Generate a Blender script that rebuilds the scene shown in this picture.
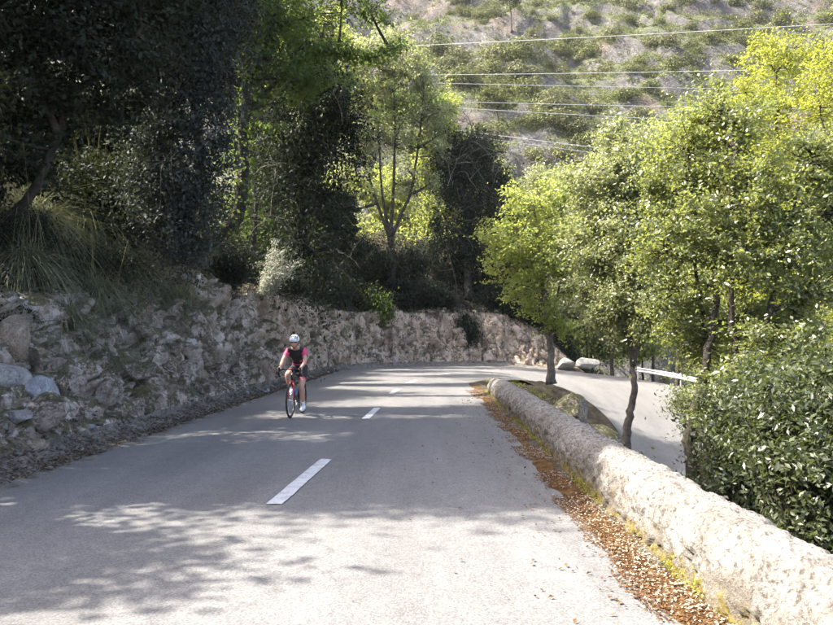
import bpy, bmesh, math, random
import numpy as np
from mathutils import Vector, Matrix

sc = bpy.context.scene
for o in list(bpy.data.objects):
    bpy.data.objects.remove(o)
R = math.radians
COL = sc.collection

# ------------------------------------------------------------------ camera
FPX = 690.0                                   # focal length in photo pixels (833 wide)
cam_d = bpy.data.cameras.new('camera')
cam_d.sensor_width = 36.0
cam_d.lens = 36.0 * FPX / 833.0
cam_d.clip_start = 0.05
cam_d.clip_end = 3000
cam = bpy.data.objects.new('camera', cam_d)
COL.objects.link(cam)
cam.location = (0, 0, 1.5)
cam.rotation_euler = (R(90 + 2.36), 0, R(0.95))
sc.camera = cam

# ------------------------------------------------------------------ sky, sun, exposure
SUN_AZ, SUN_EL = -89.0, 49.0                  # degrees: azimuth left of the road direction, elevation
world = bpy.data.worlds.new('World')
sc.world = world
world.use_nodes = True
wn = world.node_tree
sky = wn.nodes.new('ShaderNodeTexSky')
sky.sky_type = 'NISHITA'
sky.sun_disc = False
sky.sun_elevation = R(SUN_EL)
sky.sun_rotation = R(SUN_AZ)
sky.air_density = 0.75
sky.dust_density = 4.5
sky.ozone_density = 0.3
wn.links.new(sky.outputs[0], wn.nodes['Background'].inputs[0])
wn.nodes['Background'].inputs[1].default_value = 0.135
sun_d = bpy.data.lights.new('sun', 'SUN')
sun_d.energy = 3.9
sun_d.angle = R(0.7)
sun_d.color = (1.0, 0.935, 0.83)
sun = bpy.data.objects.new('sun', sun_d)
COL.objects.link(sun)
sdir = Vector((math.sin(R(SUN_AZ)) * math.cos(R(SUN_EL)), math.cos(R(SUN_AZ)) * math.cos(R(SUN_EL)), math.sin(R(SUN_EL))))
sun.rotation_euler = sdir.to_track_quat('Z', 'Y').to_euler()
sun.location = (-20, 10, 30)
sc.view_settings.view_transform = 'Standard'
sc.view_settings.look = 'None'
sc.view_settings.gamma = 1.0
sc.view_settings.use_curve_mapping = False
sc.view_settings.exposure = 2.38
sc.cycles.max_bounces = 4
sc.cycles.diffuse_bounces = 2
sc.cycles.glossy_bounces = 2
sc.cycles.transmission_bounces = 3
sc.cycles.transparent_max_bounces = 4

# ------------------------------------------------------------------ numeric helpers
def hash3(i, j, k, seed=0):
    h = (i.astype(np.int64) * 374761393 + j.astype(np.int64) * 668265263 + k.astype(np.int64) * 2147483647 + seed * 144665) & 0x7fffffff
    h = ((h ^ (h >> 13)) * 1274126177) & 0x7fffffff
    h = ((h ^ (h >> 16)) * 668265263) & 0x7fffffff
    h = h ^ (h >> 15)
    return (h & 0xffffff) / float(0xffffff)

def vnoise(p, seed=0):
    p = np.asarray(p, float)
    f = np.floor(p)
    t = p - f
    t = t * t * (3 - 2 * t)
    i, j, k = f[:, 0], f[:, 1], f[:, 2]
    out = 0
    for a in (0, 1):
        wa = t[:, 0] if a else 1 - t[:, 0]
        for b in (0, 1):
            wb = t[:, 1] if b else 1 - t[:, 1]
            for c in (0, 1):
                wc = t[:, 2] if c else 1 - t[:, 2]
                out = out + wa * wb * wc * hash3(i + a, j + b, k + c, seed)
    return out

def fbm(p, octaves=4, seed=0, gain=0.5):
    p = np.asarray(p, float)
    s, a, n = 0, 1.0, 0
    for o in range(octaves):
        s = s + a * vnoise(p * (2.03 ** o) + 17.3 * o, seed + o)
        n += a
        a *= gain
    return s / n

def worley(p, seed=0):
    """distance to the nearest cell point, edge distance and that cell's random value"""
    p = np.asarray(p, float)
    f = np.floor(p)
    d1 = np.full(len(p), 9.0); d2 = np.full(len(p), 9.0); cid = np.zeros(len(p))
    for a in (-1, 0, 1):
        for b in (-1, 0, 1):
            for c in (-1, 0, 1):
                i, j, k = f[:, 0] + a, f[:, 1] + b, f[:, 2] + c
                q = np.stack([i + hash3(i, j, k, seed + 1), j + hash3(i, j, k, seed + 2), k + hash3(i, j, k, seed + 3)], 1)
                d = np.linalg.norm(q - p, axis=1)
                near = d < d1
                d2 = np.where(near, d1, np.minimum(d2, d))
                cid = np.where(near, hash3(i, j, k, seed + 4), cid)
                d1 = np.where(near, d, d1)
    return d1, d2 - d1, cid

def smooth(a, b, x):
    t = np.clip((np.asarray(x, float) - a) / (b - a), 0, 1)
    return t * t * (3 - 2 * t)

# ------------------------------------------------------------------ object helpers
def tag(o, label=None, cat=None, group=None, kind=None):
    if label: o['label'] = label
    if cat: o['category'] = cat
    if group: o['group'] = group
    if kind: o['kind'] = kind
    return o

def link(o, parent=None):
    COL.objects.link(o)
    if parent is not None:
        o.parent = parent
    return o

def empty(name, loc=(0, 0, 0), rz=0):
    o = bpy.data.objects.new(name, None)
    o.empty_display_size = 0.2
    o.location = loc
    o.rotation_euler = (0, 0, rz)
    return link(o)

def np_mesh(name, V, F, tint=None, smooth_shade=False):
    """V (n,3), F (m,k) all faces of one size"""
    V = np.asarray(V, np.float32); F = np.asarray(F, np.int32)
    me = bpy.data.meshes.new(name)
    n, (m, k) = len(V), F.shape
    me.vertices.add(n); me.vertices.foreach_set('co', V.ravel())
    me.loops.add(m * k); me.loops.foreach_set('vertex_index', F.ravel())
    me.polygons.add(m)
    me.polygons.foreach_set('loop_start', np.arange(0, m * k, k, dtype=np.int32))
    if smooth_shade:
        me.polygons.foreach_set('use_smooth', np.ones(m, bool))
    if tint is not None:
        at = me.attributes.new('tint', 'FLOAT', 'POINT')
        at.data.foreach_set('value', np.asarray(tint, np.float32))
    me.update(calc_edges=True)
    return me

def np_obj(name, V, F, mat, parent=None, tint=None, smooth_shade=False):
    me = np_mesh(name, V, F, tint, smooth_shade)
    me.materials.append(mat)
    return link(bpy.data.objects.new(name, me), parent)

def grid_faces(nu, nv):
    i = np.arange(nu - 1)[:, None] * nv + np.arange(nv - 1)[None, :]
    i = i.ravel()
    return np.stack([i, i + nv, i + nv + 1, i + 1], 1)

class MB:
    """collects simple solids and links them as one mesh"""
    def __init__(s): s.v = []; s.f = []; s.m = []
    def add(s, V, F, m=0):
        b = len(s.v)
        s.v += [tuple(x) for x in V]
        s.f += [tuple(int(i) + b for i in f) for f in F]
        s.m += [m] * len(F)
        return s
    def tube(s, pts, rad, sides=8, m=0, cap=True):
        V, F = tube_arrays(pts, rad, sides)
        s.add(V, F, m)
        if cap:
            n = len(V)
            b = len(s.v) - n
            s.f.append(tuple(b + i for i in range(sides))[::-1]); s.m.append(m)
            s.f.append(tuple(b + n - sides + i for i in range(sides))); s.m.append(m)
        return s
    def box(s, c, d, rot=None, m=0):
        V = [Vector((sx * d[0] / 2, sy * d[1] / 2, sz * d[2] / 2)) for sz in (-1, 1) for sy in (-1, 1) for sx in (-1, 1)]
        if rot is not None: V = [rot @ v for v in V]
        V = [v + Vector(c) for v in V]
        return s.add(V, [(0, 2, 3, 1), (4, 5, 7, 6), (0, 1, 5, 4), (2, 6, 7, 3), (0, 4, 6, 2), (1, 3, 7, 5)], m)
    def build(s, name, mats, parent=None, smooth_shade=True):
        me = bpy.data.meshes.new(name)
        me.from_pydata(s.v, [], s.f)
        for mm in (mats if isinstance(mats, (list, tuple)) else [mats]): me.materials.append(mm)
        for p, m in zip(me.polygons, s.m):
            p.material_index = m; p.use_smooth = smooth_shade
        me.update()
        return link(bpy.data.objects.new(name, me), parent)

def tube_arrays(pts, rad, sides=6):
    P = np.asarray(pts, float); n = len(P)
    r = np.broadcast_to(np.asarray(rad, float), (n,))
    T = np.gradient(P, axis=0); T /= np.linalg.norm(T, axis=1)[:, None] + 1e-9
    ref = np.array([0.31, 0.87, 0.13]) if abs(T[0, 2]) > 0.5 else np.array([0.05, 0.1, 1.0])
    U = np.cross(T, ref); U /= np.linalg.norm(U, axis=1)[:, None] + 1e-9
    W = np.cross(T, U)
    a = np.arange(sides) * 2 * math.pi / sides
    V = P[:, None, :] + r[:, None, None] * (np.cos(a)[None, :, None] * U[:, None, :] + np.sin(a)[None, :, None] * W[:, None, :])
    F = []
    for i in range(n - 1):
        for j in range(sides):
            k = (j + 1) % sides
            F.append((i * sides + j, i * sides + k, (i + 1) * sides + k, (i + 1) * sides + j))
    return V.reshape(-1, 3), np.array(F)

def P(px, py, Y):
    """the place that the photograph shows at this pixel, at depth Y along the road"""
    return np.array([(px - 428.0) / FPX * Y, Y, 1.5 - (py - 341.0) / FPX * Y])

# ------------------------------------------------------------------ materials
def new_mat(name):
    m = bpy.data.materials.new(name); m.use_nodes = True
    nt = m.node_tree
    return m, nt, nt.nodes['Principled BSDF'], nt.nodes['Material Output']

def N(nt, t, **kw):
    n = nt.nodes.new('ShaderNode' + t)
    for k, v in kw.items():
        if k in n.inputs.keys(): n.inputs[k].default_value = v
        else: setattr(n, k, v)
    return n

def coords(nt, scale=(1, 1, 1)):
    tc = N(nt, 'TexCoord'); mp = N(nt, 'Mapping'); mp.inputs['Scale'].default_value = scale
    nt.links.new(tc.outputs['Object'], mp.inputs['Vector'])
    return mp.outputs[0]

def noise(nt, vec, scale, detail=5, rough=0.55, dist=0.0):
    n = N(nt, 'TexNoise', Scale=scale, Detail=detail, Roughness=rough, Distortion=dist)
    nt.links.new(vec, n.inputs['Vector'])
    return n.outputs['Fac']

def ramp(nt, fac, stops):
    r = N(nt, 'ValToRGB')
    e = r.color_ramp.elements
    while len(e) < len(stops): e.new(0.5)
    for el, (p, c) in zip(e, stops):
        el.position = p
        el.color = (c, c, c, 1) if isinstance(c, (int, float)) else (*c, 1)
    nt.links.new(fac, r.inputs[0])
    return r.outputs[0]

def mix(nt, fac, a, b, mode='MIX'):
    n = N(nt, 'Mix', data_type='RGBA', blend_type=mode)
    for i, s in ((0, fac), (6, a), (7, b)):
        if hasattr(s, 'is_output'): nt.links.new(s, n.inputs[i])
        else: n.inputs[i].default_value = s if i == 0 else (*s, 1)
    return n.outputs[2]

def bump(nt, bsdf, h, strength=0.5, dist=0.02):
    b = N(nt, 'Bump', Strength=strength, Distance=dist)
    nt.links.new(h, b.inputs['Height']); nt.links.new(b.outputs[0], bsdf.inputs['Normal'])

def plain(name, c, rough=0.6, metal=0.0, var=0.12, scale=30.0, bump_s=0.0):
    m, nt, b, out = new_mat(name)
    v = coords(nt)
    n = noise(nt, v, scale, 4)
    lo = tuple(x * (1 - var) for x in c); hi = tuple(min(1, x * (1 + var)) for x in c)
    nt.links.new(ramp(nt, n, [(0.3, lo), (0.7, hi)]), b.inputs['Base Color'])
    b.inputs['Roughness'].default_value = rough; b.inputs['Metallic'].default_value = metal
    if bump_s: bump(nt, b, n, bump_s, 0.01)
    return m

def leaf_mat(name, dark, light, trans=0.25, tcol=None, rough=0.55, spec=0.22):
    m, nt, b, out = new_mat(name)
    at = N(nt, 'Attribute', attribute_name='tint')
    v = coords(nt)
    patch = noise(nt, v, 1.3, 2)
    col = ramp(nt, at.outputs['Fac'], [(0.0, dark), (0.6, tuple((a + c) / 2 for a, c in zip(dark, light))), (1.0, light)])
    col = mix(nt, ramp(nt, patch, [(0.35, 0.0), (0.7, 0.45)]), col, tuple(0.6 * a + 0.4 * c for a, c in zip(light, dark)))
    nt.links.new(col, b.inputs['Base Color'])
    b.inputs['Roughness'].default_value = rough
    b.inputs['Specular IOR Level'].default_value = spec
    tr = N(nt, 'BsdfTranslucent')
    tc = tcol or tuple(min(1, 1.5 * x) for x in light)
    tr.inputs['Color'].default_value = (*tc, 1)
    ms = N(nt, 'MixShader'); ms.inputs[0].default_value = trans
    nt.links.new(b.outputs[0], ms.inputs[1]); nt.links.new(tr.outputs[0], ms.inputs[2])
    nt.links.new(ms.outputs[0], out.inputs['Surface'])
    return m

def asphalt_mat():
    m, nt, b, out = new_mat('asphalt')
    v = coords(nt)
    fine = noise(nt, v, 95, 3, 0.7)
    vo = N(nt, 'TexVoronoi', Scale=75.0); nt.links.new(v, vo.inputs['Vector'])
    big = noise(nt, coords(nt, (1.3, 0.16, 1)), 1.0, 6, 0.62)
    mid = noise(nt, v, 5.0, 5, 0.6)
    c = ramp(nt, fine, [(0.28, (0.06, 0.0595, 0.06)), (0.5, (0.156, 0.1535, 0.15)), (0.75, (0.298, 0.292, 0.282))])
    c = mix(nt, 0.35, c, ramp(nt, vo.outputs['Color'], [(0.2, (0.08, 0.079, 0.079)), (0.8, (0.228, 0.2245, 0.218))]))
    c = mix(nt, 0.55, c, ramp(nt, big, [(0.32, (0.5, 0.5, 0.51)), (0.66, (1.05, 1.05, 1.05))]), 'MULTIPLY')
    c = mix(nt, 0.4, c, ramp(nt, mid, [(0.3, (0.7, 0.7, 0.7)), (0.6, (1.0, 1.0, 1.0))]), 'MULTIPLY')
    # fine cracks
    cv = N(nt, 'TexVoronoi', Scale=0.55, feature='DISTANCE_TO_EDGE')
    wv = N(nt, 'VectorMath', operation='ADD')
    nz = N(nt, 'TexNoise', Scale=2.2, Detail=5.0)
    nt.links.new(v, nz.inputs['Vector']); nt.links.new(v, wv.inputs[0]); nt.links.new(nz.outputs['Color'], wv.inputs[1])
    nt.links.new(wv.outputs[0], cv.inputs['Vector'])
    crack = ramp(nt, cv.outputs['Distance'], [(0.002, 1.0), (0.006, 0.0)])
    gate = ramp(nt, big, [(0.5, 0.0), (0.62, 0.5)])
    cm = N(nt, 'Math', operation='MULTIPLY'); nt.links.new(crack, cm.inputs[0]); nt.links.new(gate, cm.inputs[1])
    c = mix(nt, cm.outputs[0], c, (0.05, 0.05, 0.052))
    nt.links.new(c, b.inputs['Base Color'])
    b.inputs['Roughness'].default_value = 0.82
    b.inputs['Specular IOR Level'].default_value = 0.3
    bump(nt, b, fine, 0.55, 0.006)
    return m

def rock_mat(name, base=((0.15, 0.125, 0.11), (0.38, 0.3, 0.245), (0.57, 0.51, 0.455)), moss=0.5, scale=1.0, warm=(0.36, 0.22, 0.13)):
    m, nt, b, out = new_mat(name)
    v = coords(nt)
    n1 = noise(nt, v, 1.6 * scale, 8, 0.65, 0.4)
    n2 = noise(nt, v, 9 * scale, 7, 0.7)
    n3 = noise(nt, v, 38 * scale, 5, 0.7)
    n4 = noise(nt, coords(nt, (1, 1, 0.4)), 3.1 * scale, 6, 0.6)
    c = ramp(nt, n1, [(0.3, base[0]), (0.5, base[1]), (0.7, base[2])])
    c = mix(nt, ramp(nt, n4, [(0.5, 0.0), (0.72, 0.6)]), c, warm)
    c = mix(nt, 0.85, c, ramp(nt, n2, [(0.33, (0.2, 0.19, 0.18)), (0.46, (0.85, 0.85, 0.85)), (0.7, (1.25, 1.25, 1.25))]), 'MULTIPLY')
    if name == 'limestone_cutting':
        n5 = noise(nt, v, 0.55, 6, 0.62, 0.8)
        c = mix(nt, ramp(nt, n5, [(0.49, 0.0), (0.58, 0.85)]), c, ramp(nt, n2, [(0.35, (0.05, 0.04, 0.032)), (0.55, (0.2, 0.155, 0.115)), (0.7, (0.38, 0.32, 0.26))]))
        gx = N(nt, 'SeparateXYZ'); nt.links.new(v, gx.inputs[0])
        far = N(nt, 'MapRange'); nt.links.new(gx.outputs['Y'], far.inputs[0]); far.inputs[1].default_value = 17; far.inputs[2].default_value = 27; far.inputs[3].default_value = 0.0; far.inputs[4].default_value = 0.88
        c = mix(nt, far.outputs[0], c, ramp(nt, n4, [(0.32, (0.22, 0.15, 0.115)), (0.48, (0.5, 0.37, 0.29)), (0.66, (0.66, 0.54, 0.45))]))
        n7 = noise(nt, coords(nt, (1.0, 1.0, 0.22)), 3.7, 6, 0.68)
        pale = N(nt, 'Math', operation='MULTIPLY'); nt.links.new(ramp(nt, n7, [(0.53, 0.0), (0.62, 0.75)]), pale.inputs[0]); nt.links.new(ramp(nt, n2, [(0.4, 0.25), (0.55, 1.0)]), pale.inputs[1])
        c = mix(nt, pale.outputs[0], c, (0.66, 0.6, 0.555))
        n6 = noise(nt, coords(nt, (1, 1, 0.14)), 2.3, 5, 0.6)
        c = mix(nt, ramp(nt, n6, [(0.54, 0.0), (0.64, 0.8)]), c, (0.055, 0.048, 0.04))
    lich = ramp(nt, noise(nt, v, 5.3 * scale, 6, 0.7), [(0.58, 0.0), (0.64, 0.8)])
    c = mix(nt, lich, c, (0.6, 0.545, 0.5))
    c = mix(nt, 0.6, c, ramp(nt, n3, [(0.3, (0.5, 0.5, 0.5)), (0.55, (1.2, 1.2, 1.2))]), 'MULTIPLY')
    if moss:
        ge = N(nt, 'NewGeometry'); sp = N(nt, 'SeparateXYZ'); nt.links.new(ge.outputs['Normal'], sp.inputs[0])
        mm = N(nt, 'Math', operation='MULTIPLY_ADD'); nt.links.new(sp.outputs['Z'], mm.inputs[0]); mm.inputs[1].default_value = 0.2
        nt.links.new(noise(nt, v, 4.2 * scale, 7, 0.7), mm.inputs[2])
        c = mix(nt, ramp(nt, mm.outputs[0], [(0.58, 0.0), (0.63, moss)]), c, ramp(nt, n3, [(0.35, (0.03, 0.034, 0.012)), (0.65, (0.1, 0.1, 0.03))]))
    nt.links.new(c, b.inputs['Base Color'])
    b.inputs['Roughness'].default_value = 0.9
    b.inputs['Specular IOR Level'].default_value = 0.2
    hm = N(nt, 'Math', operation='ADD'); nt.links.new(n2, hm.inputs[0]); nt.links.new(n3, hm.inputs[1])
    bump(nt, b, hm.outputs[0], 0.8, 0.05 / scale)
    return m

def soil_mat(name, a, bcol, c2, scale=3.0):
    m, nt, b, out = new_mat(name)
    v = coords(nt)
    n1 = noise(nt, v, scale, 7, 0.65); n2 = noise(nt, v, scale * 14, 5, 0.7)
    c = ramp(nt, n1, [(0.3, a), (0.5, bcol), (0.72, c2)])
    c = mix(nt, 0.7, c, ramp(nt, n2, [(0.3, (0.45, 0.45, 0.45)), (0.65, (1.2, 1.2, 1.2))]), 'MULTIPLY')
    nt.links.new(c, b.inputs['Base Color']); b.inputs['Roughness'].default_value = 0.95
    b.inputs['Specular IOR Level'].default_value = 0.1
    bump(nt, b, n2, 0.9, 0.03)
    return m

def wall_mat():
    m, nt, b, out = new_mat('lichened_mortar')
    v = coords(nt)
    n1 = noise(nt, v, 3.5, 7, 0.65); n2 = noise(nt, v, 26, 6, 0.72); n3 = noise(nt, v, 80, 4, 0.7)
    c = ramp(nt, n1, [(0.3, (0.23, 0.212, 0.19)), (0.5, (0.35, 0.333, 0.31)), (0.7, (0.47, 0.455, 0.435))])
    c = mix(nt, 0.85, c, ramp(nt, n2, [(0.38, (0.22, 0.2, 0.18)), (0.48, (0.85, 0.84, 0.82)), (0.68, (1.25, 1.25, 1.25))]), 'MULTIPLY')
    c = mix(nt, 0.5, c, ramp(nt, n3, [(0.32, (0.45, 0.43, 0.4)), (0.55, (1.0, 1.0, 1.0))]), 'MULTIPLY')
    c = mix(nt, ramp(nt, noise(nt, v, 11, 5, 0.7), [(0.6, 0.0), (0.66, 0.8)]), c, (0.1, 0.09, 0.075))
    vc = N(nt, 'TexVoronoi', Scale=32.0, feature='DISTANCE_TO_EDGE'); wv = N(nt, 'VectorMath', operation='ADD')
    nz = N(nt, 'TexNoise', Scale=9.0, Detail=4.0); sc3 = N(nt, 'VectorMath', operation='SCALE'); sc3.inputs['Scale'].default_value = 0.14
    nt.links.new(v, nz.inputs['Vector']); nt.links.new(nz.outputs['Color'], sc3.inputs[0]); nt.links.new(v, wv.inputs[0]); nt.links.new(sc3.outputs[0], wv.inputs[1]); nt.links.new(wv.outputs[0], vc.inputs['Vector'])
    c = mix(nt, ramp(nt, vc.outputs['Distance'], [(0.02, 0.42), (0.1, 0.0)]), c, (0.1, 0.09, 0.075))
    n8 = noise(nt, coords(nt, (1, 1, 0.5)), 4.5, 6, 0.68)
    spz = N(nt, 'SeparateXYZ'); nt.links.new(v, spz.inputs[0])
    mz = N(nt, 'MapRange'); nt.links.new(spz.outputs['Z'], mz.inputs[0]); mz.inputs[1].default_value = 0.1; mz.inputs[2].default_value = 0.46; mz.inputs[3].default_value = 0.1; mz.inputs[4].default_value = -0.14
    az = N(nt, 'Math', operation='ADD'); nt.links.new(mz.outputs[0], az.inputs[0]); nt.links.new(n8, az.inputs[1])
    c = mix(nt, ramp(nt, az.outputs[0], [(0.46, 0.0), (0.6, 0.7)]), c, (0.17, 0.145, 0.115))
    # moss and ochre lichen that grow in the foot of the wall
    sp = N(nt, 'SeparateXYZ'); nt.links.new(v, sp.inputs[0])
    mr = N(nt, 'MapRange'); nt.links.new(sp.outputs['Z'], mr.inputs[0])
    mr.inputs[1].default_value = 0.0; mr.inputs[2].default_value = 0.3; mr.inputs[3].default_value = 0.26; mr.inputs[4].default_value = -0.05
    ad = N(nt, 'Math', operation='ADD'); nt.links.new(mr.outputs[0], ad.inputs[0]); nt.links.new(noise(nt, v, 7, 6, 0.7), ad.inputs[1])
    c = mix(nt, ramp(nt, ad.outputs[0], [(0.6, 0.0), (0.72, 0.85)]), c, ramp(nt, n2, [(0.35, (0.07, 0.065, 0.015)), (0.65, (0.3, 0.22, 0.04))]))
    nt.links.new(c, b.inputs['Base Color']); b.inputs['Roughness'].default_value = 0.92
    b.inputs['Specular IOR Level'].default_value = 0.15
    hm = N(nt, 'Math', operation='ADD'); nt.links.new(n2, hm.inputs[0]); nt.links.new(n3, hm.inputs[1])
    bump(nt, b, hm.outputs[0], 0.9, 0.03)
    return m

def mountain_mat():
    m, nt, b, out = new_mat('limestone_mountain')
    v = coords(nt)
    ge = N(nt, 'NewGeometry'); sp = N(nt, 'SeparateXYZ'); nt.links.new(ge.outputs['Normal'], sp.inputs[0])
    n1 = noise(nt, v, 0.09, 8, 0.65); n2 = noise(nt, v, 0.6, 7, 0.7, 0.3); n3 = noise(nt, v, 2.6, 5, 0.7)
    rock = ramp(nt, n2, [(0.32, (0.045, 0.042, 0.041)), (0.5, (0.115, 0.11, 0.105)), (0.7, (0.235, 0.225, 0.214))])
    cv = N(nt, 'TexVoronoi', Scale=0.33, feature='DISTANCE_TO_EDGE')
    wv = N(nt, 'VectorMath', operation='ADD'); nz = N(nt, 'TexNoise', Scale=0.5, Detail=5.0)
    v2 = coords(nt, (1, 1, 0.45)); sc3 = N(nt, 'VectorMath', operation='SCALE'); sc3.inputs['Scale'].default_value = 7.0
    nt.links.new(v2, nz.inputs['Vector']); nt.links.new(nz.outputs['Color'], sc3.inputs[0]); nt.links.new(v2, wv.inputs[0]); nt.links.new(sc3.outputs[0], wv.inputs[1])
    nt.links.new(wv.outputs[0], cv.inputs['Vector'])
    rock = mix(nt, ramp(nt, cv.outputs['Distance'], [(0.02, 0.6), (0.1, 0.0)]), rock, (0.05, 0.045, 0.043))
    rock = mix(nt, ramp(nt, n1, [(0.52, 0.0), (0.66, 0.5)]), rock, (0.22, 0.14, 0.1))
    scrub = ramp(nt, n3, [(0.32, (0.03, 0.042, 0.013)), (0.52, (0.085, 0.1, 0.034)), (0.7, (0.19, 0.19, 0.1))])
    ad = N(nt, 'Math', operation='MULTIPLY_ADD'); nt.links.new(n2, ad.inputs[0]); ad.inputs[1].default_value = 0.5
    nt.links.new(sp.outputs['Z'], ad.inputs[2])
    c = mix(nt, ramp(nt, ad.outputs[0], [(0.86, 0.0), (0.98, 1.0)]), rock, scrub)
    c = mix(nt, 0.5, c, ramp(nt, n3, [(0.3, (0.5, 0.5, 0.5)), (0.6, (1.1, 1.1, 1.1))]), 'MULTIPLY')
    nt.links.new(c, b.inputs['Base Color']); b.inputs['Roughness'].default_value = 0.95
    bump(nt, b, n3, 1.0, 0.6)
    return m

M = {}
M['asphalt'] = asphalt_mat()
M['rock'] = rock_mat('limestone_cutting', ((0.16, 0.13, 0.113), (0.44, 0.365, 0.31), (0.66, 0.61, 0.57)), moss=0.8)
M['boulder_tan'] = rock_mat('tan_boulder', ((0.2, 0.155, 0.115), (0.38, 0.3, 0.23), (0.52, 0.45, 0.37)), 0.3, 1.6, (0.42, 0.3, 0.2))
M['boulder_grey'] = rock_mat('grey_blue_boulder', ((0.2, 0.21, 0.24), (0.36, 0.38, 0.42), (0.52, 0.54, 0.57)), 0.1, 2.0, (0.36, 0.36, 0.37))
M['boulder_white'] = rock_mat('white_boulder', ((0.22, 0.22, 0.21), (0.4, 0.39, 0.375), (0.54, 0.53, 0.51)), 0.1, 1.2, (0.55, 0.5, 0.44))
M['boulder_moss'] = rock_mat('mossy_boulder', ((0.14, 0.12, 0.1), (0.25, 0.22, 0.19), (0.4, 0.37, 0.33)), 0.9, 1.6)
M['soil'] = soil_mat('woodland_soil', (0.035, 0.03, 0.022), (0.09, 0.075, 0.052), (0.16, 0.14, 0.1))
M['gravel'] = soil_mat('verge_gravel', (0.09, 0.08, 0.068), (0.2, 0.18, 0.155), (0.33, 0.31, 0.28), 5.0)
M['valley'] = soil_mat('valley_floor', (0.03, 0.04, 0.02), (0.07, 0.08, 0.04), (0.13, 0.13, 0.08), 0.3)
M['wall'] = wall_mat()
M['mountain'] = mountain_mat()
M['bark'] = soil_mat('dark_bark', (0.03, 0.026, 0.022), (0.07, 0.06, 0.05), (0.14, 0.125, 0.11), 6.0)
M['bark_grey'] = soil_mat('grey_bark', (0.07, 0.06, 0.052), (0.15, 0.13, 0.115), (0.26, 0.235, 0.21), 6.0)
def paint_mat():
    m, nt, b, out = new_mat('worn_road_paint')
    v = coords(nt)
    n1 = noise(nt, v, 60, 4, 0.7); n2 = noise(nt, v, 7, 5, 0.65)
    ad = N(nt, 'Math', operation='MULTIPLY_ADD'); nt.links.new(n2, ad.inputs[0]); ad.inputs[1].default_value = 0.8; nt.links.new(n1, ad.inputs[2])
    c = ramp(nt, ad.outputs[0], [(0.70, (0.2, 0.195, 0.19)), (0.82, (0.4, 0.405, 0.415)), (1.0, (0.5, 0.505, 0.515))])
    nt.links.new(c, b.inputs['Base Color']); b.inputs['Roughness'].default_value = 0.75
    bump(nt, b, n1, 0.4, 0.004)
    return m
M['paint'] = paint_mat()
M['kerb'] = soil_mat('mossy_concrete', (0.07, 0.075, 0.035), (0.22, 0.21, 0.17), (0.42, 0.4, 0.36), 4.0)
M['galv'] = plain('galvanised_steel', (0.42, 0.43, 0.44), 0.5, 0.35, 0.25, 6)
M['cable'] = plain('bright_aluminium_cable', (0.62, 0.62, 0.62), 0.5, 0.0, 0.05, 1)
L = {}
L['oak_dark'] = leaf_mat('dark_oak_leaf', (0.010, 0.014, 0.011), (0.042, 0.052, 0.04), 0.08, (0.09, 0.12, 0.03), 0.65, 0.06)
L['ivy'] = leaf_mat('ivy_leaf', (0.015, 0.028, 0.01), (0.085, 0.125, 0.04), 0.32, (0.26, 0.36, 0.06))
L['carob'] = leaf_mat('glossy_green_leaf', (0.02, 0.03, 0.009), (0.19, 0.21, 0.09), 0.32, (0.48, 0.54, 0.1), 0.36, 0.7)
L['oak_flare'] = leaf_mat('flare_veiled_oak_leaf', (0.02, 0.026, 0.025), (0.085, 0.097, 0.09), 0.1, (0.12, 0.15, 0.06), 0.65, 0.1)  # lens-flare veil painted into the leaf colour as a lighter grey-blue
L['bush'] = leaf_mat('dark_glossy_leaf', (0.010, 0.016, 0.006), (0.09, 0.105, 0.05), 0.2, (0.2, 0.25, 0.05), 0.4, 0.5)
L['olive'] = leaf_mat('grey_green_leaf', (0.04, 0.052, 0.024), (0.3, 0.315, 0.18), 0.32, (0.5, 0.55, 0.17), 0.38, 0.65)
L['spring'] = leaf_mat('fresh_yellow_green_leaf', (0.08, 0.1, 0.012), (0.24, 0.255, 0.05), 0.44, (0.54, 0.56, 0.075), 0.55, 0.25)
L['bright'] = leaf_mat('bright_green_leaf', (0.055, 0.075, 0.022), (0.25, 0.285, 0.1), 0.42, (0.56, 0.62, 0.13), 0.52, 0.28)
L['silver'] = leaf_mat('silver_leaf', (0.22, 0.235, 0.19), (0.5, 0.51, 0.44), 0.25, (0.4, 0.42, 0.3), 0.6, 0.3)
L['scrub'] = leaf_mat('far_scrub_leaf', (0.03, 0.04, 0.011), (0.165, 0.18, 0.055), 0.15, (0.25, 0.28, 0.08), 0.7, 0.2)
L['scrub_grey'] = leaf_mat('far_grey_scrub_leaf', (0.045, 0.053, 0.02), (0.19, 0.195, 0.085), 0.15, (0.25, 0.26, 0.12), 0.7, 0.2)
L['grass'] = leaf_mat('tussock_blade', (0.05, 0.062, 0.032), (0.25, 0.265, 0.16), 0.25, (0.28, 0.31, 0.14), 0.55, 0.3)
L['straw'] = leaf_mat('dry_straw', (0.13, 0.105, 0.06), (0.3, 0.26, 0.16), 0.2, (0.3, 0.24, 0.11), 0.7, 0.2)
L['litter'] = leaf_mat('fallen_leaf', (0.04, 0.022, 0.011), (0.2, 0.105, 0.042), 0.12, (0.4, 0.2, 0.05), 0.65, 0.25)
L['litter_pale'] = leaf_mat('pale_fallen_leaf', (0.2, 0.15, 0.1), (0.5, 0.43, 0.35), 0.1, (0.4, 0.3, 0.15), 0.65, 0.25)
L['litter_dark'] = leaf_mat('dark_dead_leaf', (0.03, 0.02, 0.012), (0.15, 0.1, 0.06), 0.08, (0.15, 0.09, 0.04), 0.7, 0.15)
L['yellow_grass'] = leaf_mat('yellow_green_grass', (0.09, 0.11, 0.015), (0.34, 0.33, 0.06), 0.4, (0.5, 0.5, 0.06), 0.6, 0.2)

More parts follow.
